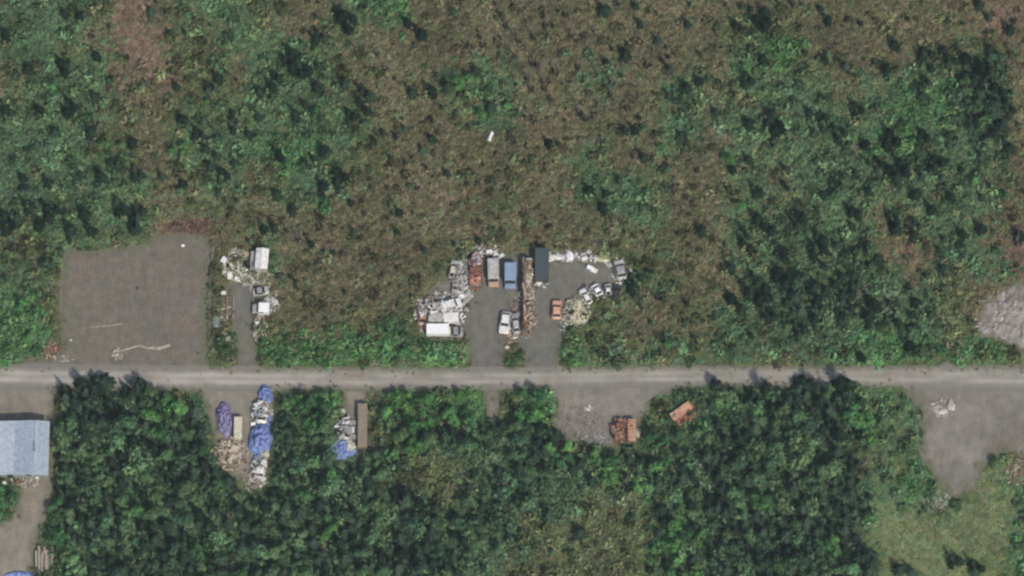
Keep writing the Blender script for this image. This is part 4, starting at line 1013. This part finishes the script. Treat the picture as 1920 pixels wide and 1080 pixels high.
ridge_line([(228, 658, .4), (245, 652, .8), (262, 648, .7), (275, 652, .8), (300, 652, 1.5), (322, 645, 1.2)], .38, .22, SAND, 'sand_ridge', 'thin pale ridge of pushed sand on the gravel pad', 'stuff')
ridge_line([(155, 616, .3), (185, 612, .6), (205, 611, .6), (232, 606, .9)], .22, .08, SAND, 'sand_streak', 'faint pale streak on the gravel pad', 'stuff')
for q_ in ([(211, 670, .5), (214, 660, 1.1), (221, 652, 1.3), (229, 655, .5)], [(229, 662, .5), (228, 671, .9), (223, 677, .4)]): ridge_line(q_, .42, .3, SAND, 'sand_heap', 'curved heap of white sand at the pad edge', 'stuff')
debris(220, 664, .9, 1.2, 45, [(.45, .43, .36), (.16, .15, .1), (.55, .53, .46)], 'sand clods and sticks', 'in the curved sand heap', (.06, .3), .35, 44)
ridge_line([(115, 640, .5), (114, 560, 1), (116, 480, .7)], .3, .18, GR_PAD, 'pad_berm', 'low berm pushed up round the pad', 'stuff')
ridge_line([(394, 640, 1), (392, 560, 1.2), (397, 500, 1), (400, 448, 1)], .45, .45, GR_PAD, 'pad_berm', 'low berm between the pad and the west yard', 'stuff')
for a in (('box', 'bright white', 343, 461, .6, 10), ('drum', 'bright white', 133, 638, .4, 20), ('tyre', 'black', 257, 540, .5, 0)): scrap(*a, 'alone on the gravel pad')
for a in (('sheet', 'rusty', 96, 648, 1.6, 60), ('crate', 'brown', 88, 660, 1.3, 10), ('drum', 'orange', 104, 655, .9, 80), ('boards', 'tan', 92, 640, 1.6, 100)): scrap(*a, 'at the south-west corner of the gravel pad')
debris(98, 656, 1.8, 1.9, 130, [(.28, .15, .09), (.4, .33, .24), (.16, .09, .06), (.14, .16, .08)], 'rusty small scrap', 'at the pad\'s south-west corner', (.08, .4), .35, 41)
debris(120, 672, 2.6, .7, 50, [(.3, .28, .2), (.5, .47, .4)], 'stones and twigs', 'on the pad\'s southern edge', (.06, .25), .15, 42)
# low reddish brush at the pad's north-east corner
debris(362, 424, 4.6, 1.6, 260, [(.16, .075, .07), (.2, .10, .085), (.12, .07, .06)], 'cut reddish brush', 'along the pad\'s north-east corner', (.05, .3), .5, 43)

# ------------------------------------------------------------------ white tent in the scrub
o = empty('ridge_tent', P(919, 257), HEAD(70))
MB().hull([[(-.9, .6, 0), (-.9, -.6, 0), (-.9, 0, 1.1)], [(.9, .5, 0), (.9, -.5, 0), (.9, 0, .9)]]).part('canvas', W_CLEAN, o)
MB().plate([(-.905, -.35, .03), (-.905, .35, .03), (-.905, 0, .75)], -.01).part('flap', PALE_T, o)
tag(o, 'small lone white tent', 'in the brown scrub north of the yards', 'tent')

# ------------------------------------------------------------------ south of the road
heap('purple_tarp', 421, 786, 1.5, 3.2, 1.3, PURP_T, 'crumpled purple tarp over a heap', 'west of the cream box trailer', 'tarp', 4, .3, 2.2, 8)
box_trailer(447, 806, 90, CREAM, 'narrow cream box trailer', 'between the purple and blue tarps', 4.0, 1.45, 1.5, panels=4, tongue=False)
heap('blue_tarp', 497, 741, 1.35, 2.0, 1.1, BLUE_T, 'small blue tarp over a mound', 'nearest the road', 'tarp', 0, .3, 2.2, 9)
car(492, 776, 85, W_PAINT, 'white wrecked car', 'between the small and the large blue tarp', L=3.9, W=1.9, cab=(-.9, .3), roof=GREY_P)
heap('blue_tarp', 489, 824, 2.25, 3.3, 1.7, BLUE_T, 'large blue tarp over a long mound', 'south of the white wrecked car', 'tarp', 3, .22, 1.9, 10)
heap('pale_tarp', 496, 851, .95, .8, 1.1, PALE_T, 'pale lilac sheeting', 'hanging off the large blue tarp\'s south end', 'sheeting', 0, .3, 2.5, 14)
car(489, 881, 80, PALE_G, 'pale grey wreck, roof crushed', 'south of the large blue tarp', L=3.7, W=1.9, cab=(-.9, .3), H=1.2, roof=W_PAINT)
for a in (('box', 'bright white', 475, 796, .9, 10), ('sheet', 'bright white', 484, 895, 1.4, 70), ('hood', 'white', 487, 762, 1.2, 10), ('tyre', 'black', 506, 778, .8, 0), ('box', 'white', 494, 900, .9, 40), ('hood', 'grey', 500, 790, 1.3, 60), ('crate', 'weathered', 480, 912, 1.2, 10)):
    scrap(*a, 'in the line of blue tarps')
debris(492, 772, 1.3, 1.8, 70, PALW+[(.2, .25, .4)], 'pale clutter', 'on the white wrecked car', (.1, .5), .5, 91).location.z = .9
debris(489, 878, 1.2, 1.7, 60, PALW, 'pale clutter', 'on the crushed grey wreck', (.1, .5), .5, 92).location.z = .8
debris(652, 803, 1.3, 1.8, 70, PALW, 'pale clutter', 'on the tangled wreck', (.1, .5), .5, 93).location.z = .9
debris(862, 527, 1.3, 2.3, 90, PALW[1:4]+[(.3,.32,.28)], 'grey clutter', 'on the half-buried grey car', (.1, .5), .5, 94).location.z = 1.1
debris(820, 585, 3.6, 1.6, 120, PALW, 'pale clutter', 'over the low cars of the west strip', (.1, .45), .4, 95).location.z = 1.2
debris(491, 776, 1.9, 2.3, 170, PALW, 'pale small scrap', 'round the white wrecked car', (.08, .45), .6, 51)
debris(488, 884, 1.8, 2.8, 190, PALW+PALB, 'mixed scrap', 'south of the large blue tarp', (.08, .45), .5, 52)
for i in range(10):
    scrap(g_.choice(['boards', 'sheet', 'hood', 'crate']), g_.choice(['tan', 'cream', 'weathered', 'brown']), g_.uniform(411, 450), g_.uniform(832, 870), g_.uniform(.8, 1.5), g_.uniform(0, 180), 'in the brown litter south of the purple tarp')
debris(434, 852, 3.0, 3.0, 260, PALB+[(.5, .42, .3), (.55, .5, .4)], 'tan broken litter', 'south of the purple tarp', (.08, .45), .35, 53)
debris(470, 900, 2.2, 2.2, 90, PALB, 'brown litter', 'at the end of the tarp track', (.08, .3), .2, 54)
# second group
heap('blue_tarp', 643, 842, 2.3, 2.5, .9, BLUE_T, 'faded blue tarp, half fallen', 'west of the narrow tan trailer', 'tarp', 20, .3, 2.2, 21)
heap('blue_sheet', 502, 782, .8, 2.3, .8, BLUE_T, 'narrow strip of blue sheeting', 'along the white wrecked car\'s east side', 'sheeting', 8, .4, 2.8, 41)
heap('blue_sheet', 637, 812, .9, 2.0, .6, PALEBLUE, 'pale blue sheeting', 'along the tangled wreck\'s west side', 'sheeting', -8, .4, 2.8, 42)
heap('blue_sheet', 486, 862, 1.3, 1.4, .8, PALEBLUE, 'pale blue torn sheet', 'between the large blue tarp and the crushed wreck', 'sheeting', 8, .4, 2.8, 43)
heap('white_sheeting', 655, 836, 1.2, 1.4, 1.1, PALE_T, 'creamy white sheeting', 'on the faded half-fallen blue tarp', 'sheeting', 0, .3, 2.5, 15)
car(652, 807, 70, PALE_G, 'pale grey tangled wreck', 'north of the faded half-fallen blue tarp', L=4.0, W=2.0, cab=(-.9, .4), roof=GREY_P)
box_trailer(680, 802, 90, TAN, 'narrow tan trailer, long and flat', 'east of the tangled wreck', 8.0, 1.65, 1.7, panels=7, tongue=True, axles=2, roofm=WOOD, name='long_trailer')
for a in (('hood', 'cream', 641, 772, 1.2, 10), ('box', 'pale grey', 638, 795, 1.0, 60), ('sheet', 'white', 658, 795, 1.4, 30), ('tyre', 'black', 645, 818, .9, 0), ('hood', 'grey', 662, 822, 1.3, 80), ('boards', 'cream', 683, 852, 1.4, 60)):
    scrap(*a, 'round the pale grey tangled wreck')
debris(650, 810, 2.3, 3.2, 260, PALW+[(.25, .3, .28)], 'grey mixed scrap', 'round the tangled wreck', (.08, .45), .6, 55)
# rusty machines
def rusty_truck(px, py, hd, what, where_, roofm, tank=False, L=4.4, W=2.2):
    o = empty('rusty_truck', P(px, py), HEAD(hd))
    for s in (-1, 1): MB().box((0, s*.4, .6), (L, .14, .2)).part('frame_rail', RUST, o)
    for i in range(5): MB().box((-L/2+.3+i*(L-.6)/4, 0, .6), (.12, .66, .14)).part('crossbar', RUST, o)
    MB().box((L/2-.6, 0, 1.0), (1.0, 1.0, .75), taper=.85, bev=.06).part('engine_hood', RUST_O, o)
    MB().box((L/2-1.55, 0, 1.35), (.9, W-.5, 1.3), taper=.88, bev=.07).part('cab', RUST, o)
    MB().box((L/2-1.08, 0, 1.6), (.04, W-.85, .5), rot=(0, -.12, 0)).part('windscreen', GLASS, o)
    for s in (-1, 1): MB().box((L/2-.55, s*(W/2-.25), .85), (1.1, .35, .12), bev=.04).part('mudguard', RUST_O, o)
    MB().box((-L/2+.9, 0, .95), (1.7, W-.2, .12)).part('bed_floor', RUST, o)
    for s in (-1, 1): MB().box((-L/2+.9, s*(W/2-.12), 1.2), (1.7, .06, .4)).part('bed_side', RUST_O, o)
    for x in (-L*.3, L*.36):
        for s in (-1, 1): wheel(o, x, s*(W/2-.2), .45)
    tag(o, what, where_, 'truck'); return o
rusty_truck(1163, 808, 90, 'rusty cab and chassis truck', 'parked against the tan tank', None, L=4.2, W=2.2)
o = empty('storage_tank', P(1184, 810), HEAD(90))
MB().box((0, 0, 1.0), (4.0, 1.5, 1.5), bev=.3).part('tank', PEACH, o, False)
for x in (-1.5, 0, 1.5): MB().box((x, 0, 1.765), (.08, 1.0, .03)).part('strap', RUST, o)
for x in (-1.4, 1.4): MB().box((x, 0, .12), (.2, 1.5, .26)).part('saddle', RUST, o)
MB().cyl((.6, 0, 1.7), (.6, 0, 1.92), .22, n=12).part('hatch', RUST, o)
tag(o, 'long tan steel tank', 'on the east side of the rusty chassis truck', 'tank')
o = empty('tipped_truck', P(1279, 777), HEAD(36))
MB().box((0, .35, 1.2), (4.2, 1.5, .1), rot=(.1, 0, 0), bev=.02).part('roof_panel', PEACH, o)
MB().box((0, .35, .72), (4.1, 1.4, .85), bev=.05).part('body', RUST_O, o)
MB().box((.1, -.95, .55), (3.7, 1.3, .45), bev=.05).part('bed', RUST_O, o)
for s in (0, 1, 2, 3): MB().box((-1.4+s*.95, -.95, .85), (.08, 1.3, .3)).part('rib', RUST, o)
for x in (-1.3, 1.3): wheel(o, x, -1.25, .42)
for x in (-1.3, 1.3): wheel(o, x, 1.0, .42)
MB().box((2.25, 0, .6), (.5, 1.5, .6), taper=.8, bev=.05).part('bonnet', RUST, o)
tag(o, 'tipped rusty truck with a tan roof', 'sunk in the green growth south of the road', 'truck')
debris(1286, 784, 1.6, .9, 50, [(.3, .13, .08), (.45, .22, .14), (.1, .05, .04)], 'rusty pieces', 'in the bed of the tipped rusty truck', (.1, .4), .5, 66, ang=36).location.z = .6
debris(1164, 810, 1.6, 2.3, 120, [(.28, .12, .07), (.4, .28, .2), (.1, .06, .05), (.45, .4, .33)], 'rusty pieces', 'over the rusty chassis truck', (.08, .45), 1.2, 56)
for a in (('drum', 'orange', 1150, 800, .8, 90), ('sheet', 'rusty', 1158, 828, 1.2, 10), ('boards', 'cream', 1196, 812, 1.5, 80), ('sheet', 'rusty', 1270, 795, 1.3, 30), ('drum', 'black', 1147, 812, .9, 90)): scrap(*a, 'beside the rusted machines')
debris(1085, 795, 4.6, 3.2, 420, [(.24, .22, .19), (.30, .27, .24), (.20, .17, .14), (.24, .18, .15)], 'pale stones', 'spread over the southern lot', (.05, .22), .08, 57)
debris(1118, 822, 2.6, 1.4, 150, [(.28, .27, .25), (.36, .35, .33)], 'grey stones', 'at the southern lot\'s far edge', (.05, .22), .1, 58)
debris(1104, 766, .7, .5, 14, [(.6, .58, .54)], 'white stones', 'in the middle of the southern lot', (.15, .4), .15, 59)

# ------------------------------------------------------------------ house, log pile
o = empty('metal_roofed_house', P(10, 848))
x0, x1 = P(-66, 840).x, P(90, 840, 3.0).x; xr = P(66, 840, 3.6).x; yN = P(45, 791, 3.0).y; yS = P(45, 889, 3.0).y
B = o.location; H0, HR = 3.0, 3.65
lx0, lx1, lxr, ly0, ly1 = x0-B.x, x1-B.x-.3, xr-B.x, yS-B.y+.3, yN-B.y-.3
MB().hull([[(lx0, ly0, 0), (lx1, ly0, 0), (lx1, ly0, H0-.1), (lxr, ly0, HR-.12), (lx0, ly0, HR-1.0)], [(lx0, ly1, 0), (lx1, ly1, 0), (lx1, ly1, H0-.1), (lxr, ly1, HR-.12), (lx0, ly1, HR-1.0)]]).part('wall', SIDING, o)
def slope_panels(xa, za, xb, zb, n, mats):
    for k in range(n):
        t0, t1 = k/n, (k+1)/n; xa_, xb_ = xa+(xb-xa)*t0, xa+(xb-xa)*t1; za_, zb_ = za+(zb-za)*t0, za+(zb-za)*t1
        L = math.hypot(xb_-xa_, zb_-za_); an = -math.atan2(zb_-za_, xb_-xa_); yy = (ly0+ly1)/2
        p = MB().box(((xa_+xb_)/2, yy, (za_+zb_)/2+.03), (L-.015, ly1-ly0+.7, .05), rot=(0, an, 0)).part('roof_panel', mats[k % len(mats)] if len(mats) < n else mats[k], o)
        MB().box((xb_-.02, yy, zb_+.07), (.05, ly1-ly0+.7, .05), rot=(0, an, 0)).part('seam', mats[k % len(mats)] if len(mats) < n else mats[k], p)
nw = 14; slope_panels(lx0, HR-1.0+.0, lxr-.02, HR, nw, [ROOFB]*9+[ROOFB, ROOFA, ROOFA, ROOFA, ROOFA])
slope_panels(lxr+.02, HR, lx1+.35, H0-.08, 3, [ROOFA])
MB().box((lxr, (ly0+ly1)/2, HR+.10), (.22, ly1-ly0+.7, .07)).part('ridge_cap', ROOFB, o)
MB().box((lxr-.12, (ly0+ly1)/2+.1, HR+.2), (.18, 1.9, .28), bev=.03).part('roof_vent', STEEL, o)
for y in (ly0-.38, ly1+.38):
    MB().plate([(lx0, y, HR-1.12), (lxr, y, HR-.1), (lxr, y, HR+.08), (lx0, y, HR-.94)], .06).part('barge_board', TRIM, o)
    MB().plate([(lxr, y, HR-.1), (lx1+.38, y, H0-.18), (lx1+.38, y, H0+.0), (lxr, y, HR+.08)], .06).part('barge_board', TRIM, o)
MB().box((lx1+.4, (ly0+ly1)/2, H0-.1), (.08, ly1-ly0+.74, .14)).part('gutter', TRIM, o)
d = MB().box((P(20, 890).x-B.x, ly0-.03, 1.05), (1.0, .08, 2.1)).part('door', BLACK, o); MB().box((P(20, 890).x-B.x+.36, ly0-.1, 1.05), (.06, .06, .12)).part('handle', STEEL, d)
for x in (-25, 55):
    f = MB().box((P(x, 890).x-B.x, ly0-.03, 1.6), (1.3, .06, 1.1)).part('window', TRIM, o); MB().box((P(x, 890).x-B.x, ly0-.07, 1.6), (1.1, .03, .9)).part('pane', GLASS, f)
tag(o, 'long house under a blue-grey metal roof', 'beside the western driveway', 'house')
for a in (('box', 'white', 8, 906, .8, 0), ('boards', 'cream', 4, 920, 2.4, 95), ('drum', 'rusty', 34, 903, .7, 0), ('sheet', 'weathered', 76, 900, 1.0, 20), ('boards', 'weathered', 2, 948, 2.2, 85), ('box', 'white', 70, 897, .6, 0)): scrap(*a, 'under the metal-roofed house\'s south wall')
debris(48, 905, 3.6, .9, 80, [(.45, .42, .36), (.3, .2, .13), (.5, .5, .46)], 'small litter', 'along the house\'s south wall', (.06, .3), .2, 61)
o = empty('log_pile', P(84, 1050))
PEELED = worn('peeled_log', (.46, .42, .36), (.26, .22, .17), .45, 3, .8)
LG = [MB().cyl((0, -.5, 0), (0, .5, 0), 1, .85, 9).data('log', m) for m in (BARK, PEELED, PALEBARK, W_PAINT)]
for i in range(30):
    lay = i//12; b = link('log', LG[R.choice([0, 0, 1, 1, 2])] if i != 9 else LG[3], o); r = R.uniform(.12, .22)
    b.scale = (r, R.uniform(2.2, 5.6) if i != 9 else 2.6, r); b.location = (-1.6+(i % 12)*.28+R.uniform(-.08, .08)+lay*.1, (R.uniform(-.8, .5) if i != 9 else 2.0), .16+lay*.27); b.rotation_euler = (0, 0, R.gauss(0, .04))
tag(o, 'pile of bark-covered and peeled logs', 'at the driveway\'s southern end', 'log pile')
heap('blue_tarp', 35, 1078, 2.6, .7, .5, BLUE_T, 'low blue tarp', 'just west of the log pile', 'tarp', 0, .3, 2.2, 33)
debris(84, 1050, 1.6, 3.2, 60, [(.3, .25, .2), (.5, .46, .4), (.16, .1, .07)], 'bark and slabs', 'on the log pile', (.06, .3), .5, 62)

# ------------------------------------------------------------------ east: bank with furrows, rock slabs
V, F = [], []; ny, nxx = 70, 120
for j in range(ny+1):
    for i in range(nxx+1):
        px, py = 1818+i*1.6, 522+j*1.9; e = edge_dist(BARE_E, px, py); e = e if inside(BARE_E, px, py) else -e
        e += 6*mnoise.noise((px/12, py/12, 3)); hh = min(1, max(0, e/34)); fur = mnoise.noise((px/5.5+.15*mnoise.noise((py/20, 0, 0))*8, py/60, 0))
        q = P(px, py); V.append((q.x, q.y, -.1+hh*(.35+.4*fur*(.5+mnoise.noise((px/16, py/20, 7)))+.45*mnoise.noise((px/9, py/13, 5))+.25*mnoise.noise((px/3.5, py/7, 5)))))
for j in range(ny):
    for i in range(nxx): F.append((j*(nxx+1)+i, (j+1)*(nxx+1)+i, (j+1)*(nxx+1)+i+1, j*(nxx+1)+i+1))
link('furrowed_bank', mesh('furrowed_bank', V, F, BANK, True), kind='structure')
def slab(px, py, rx, ry, h, what, where_, seed, ang=0): return heap('rock_slab', px, py, rx, ry, h, ROCK, what, where_, 'rock', ang, .5, 1.1, seed, n=12)
slab(1762, 768, 1.6, .9, .35, 'broad pale rock slab', 'at the east lot\'s road end', 1, -20); slab(1782, 760, .8, 1.1, .4, 'narrow pale rock slab', 'touching the broad slab\'s east end', 2, 20)
slab(1750, 757, .6, .3, .2, 'small pale rock', 'north-west of the broad slab', 3)
debris(1770, 764, 2.6, 1.8, 60, [(.45, .42, .38), (.35, .33, .3)], 'pale stones', 'round the rock slabs', (.06, .3), .12, 71)
debris(1755, 940, 2.4, 2.2, 120, [(.42, .40, .36), (.3, .28, .22)], 'pale stones', 'on the east lot\'s south-west edge', (.06, .3), .15, 72)
debris(1905, 880, 2.2, 3.2, 160, [(.22, .14, .10), (.3, .2, .15), (.4, .34, .29), (.15, .09, .07)], 'brown earth and roots', 'at the east lot\'s eastern rim', (.06, .35), .25, 73)
debris(1868, 590, 4.5, 4.5, 90, [(.4, .35, .33), (.5, .46, .44)], 'loose stones', 'on the furrowed bank', (.06, .3), .5, 74)

# ------------------------------------------------------------------ fallen and dead trees
def fallen(px, py, qx, qy, wh, r=.1):
    a, b = P(px, py, .5), P(qx, qy, 1.0); o = empty('fallen_tree', P(px, py)); d = b-a; O = o.location
    MB().cyl(a-O, b-O, r, r*.45, 7).part('trunk', PALEBARK, o)
    for k in range(5):
        t = R.uniform(.3, .95); s = R.choice((-1, 1)); n = Vector((-d.y, d.x, .3)).normalized(); p = a-O+d*t; MB().cyl(p, p+d.normalized()*.35+n*s*R.uniform(.4, .9), r*.4, r*.15, 5).part('branch', PALEBARK, o)
    tag(o, 'bleached fallen tree', wh, 'fallen tree', 'bleached fallen trees')
for a in ((1600, 555, 1632, 530), (1648, 592, 1668, 572), (1592, 575, 1615, 550), (1150, 642, 1162, 660), (990, 46, 1010, 78), (1012, 92, 1034, 60), (1000, 125, 1022, 152), (1050, 130, 1038, 108), (905, 90, 922, 108), (178, 190, 192, 246), (788, 350, 812, 372), (760, 230, 742, 222),
          (720, 118, 742, 132), (1190, 90, 1204, 108), (690, 830, 704, 850), (858, 870, 872, 905), (630, 960, 652, 948), (1500, 880, 1478, 905), (1625, 865, 1602, 890), (1322, 870, 1300, 890), (600, 440, 618, 468), (1850, 330, 1838, 372), (1660, 320, 1672, 362),
          (845, 905, 830, 930), (1255, 690, 1272, 672), (1610, 300, 1600, 268)):
    fallen(*a, where(a[0], a[1]))
def snag(px, py, h, wh):
    o = empty('dead_snag', P(px, py), R.uniform(0, 6)); top = Vector((R.uniform(-.5, .5), R.uniform(-.3, .6), h))
    MB().cyl((0, 0, -.05), top, .12, .04, 7).part('trunk', BARK, o)
    for k in range(9):
        t = R.uniform(.3, .95); a = R.uniform(0, 6.28); l = (1.15-t)*R.uniform(.7, 1.3); p = top*t; MB().cyl(p, p+Vector((l*math.cos(a), l*math.sin(a), -.15)), .035, .012, 5).part('branch', BARK, o)
    link('crown', R.choice(SPR), o).color = (.035, .03, .025, 1); o.children[-1].scale = (.75, .75, h*.95)
    tag(o, 'bare dead snag', wh, 'dead tree', 'bare dead snags')
for (x, y, h) in ((1000, 62, 4), (1022, 40, 5), (1030, 62, 4), (970, 70, 4), (1008, 115, 4), (1018, 145, 4.5), (1040, 128, 4), (988, 140, 3.5), (996, 160, 3.5), (965, 98, 4), (948, 40, 4), (1070, 60, 4), (1082, 118, 4), (882, 92, 4), (905, 78, 3.5), (1060, 20, 4), (1001, 218, 3.5), (1084, 205, 4), (1098, 215, 4),
                  (722, 122, 3.5), (1148, 150, 4), (1145, 170, 4), (1212, 115, 3.5), (1893, 90, 4), (1900, 30, 4), (1905, 445, 4), (1888, 120, 4), (170, 60, 4), (236, 100, 5), (180, 230, 5), (782, 345, 3), (598, 420, 3), (560, 440, 3)):
    snag(x, y+8, h, where(x, y))
# small bushes standing apart
for (px, py, r, wh) in ((420, 660, 1.5, 'by the pale wedge of boards'), (428, 650, 1.0, 'by the pale wedge of boards'), (412, 645, .9, 'by the pale wedge of boards'), (968, 672, 1.2, 'between the two yard entrances'), (958, 684, .9, 'between the two yard entrances'), (978, 664, .8, 'between the two yard entrances'), (1862, 870, 1.3, 'on the east lot\'s southern edge'),
                        (10, 940, 1.2, 'on the grass behind the house'), (14, 965, 1.3, 'on the grass behind the house'), (508, 505, 1.0, 'east of the white metal shed'), (510, 485, .9, 'east of the white metal shed')):
    o = empty('leafy_bush', P(px, py), R.uniform(0, 6)); o.scale = (r, r, r*1.1)
    link('trunk', BTRUNK[0], o); b = link('crown', R.choice(BRD), o); b.color = (.075, .125, .05, 1)
    tag(o, 'small green bush', wh, 'bush')
# ------------------------------------------------------------------ thin summer haze between the aircraft and the ground
hm = bpy.data.materials.new('haze'); hm.use_nodes = True; ht = hm.node_tree; ht.nodes.clear()
ho = ht.nodes.new('ShaderNodeOutputMaterial'); hv = ht.nodes.new('ShaderNodeVolumePrincipled')
hv.inputs['Color'].default_value = (.86, .93, 1, 1); hv.inputs['Density'].default_value = 4.2e-5; hv.inputs['Anisotropy'].default_value = 0
ht.links.new(hv.outputs[0], ho.inputs['Volume'])
hb = MB().box((0, -150, 450), (3400, 3300, 902)).data('haze', hm)
link('haze', hb, kind='stuff')['label'] = 'thin pale summer haze over everything'
write_labels()
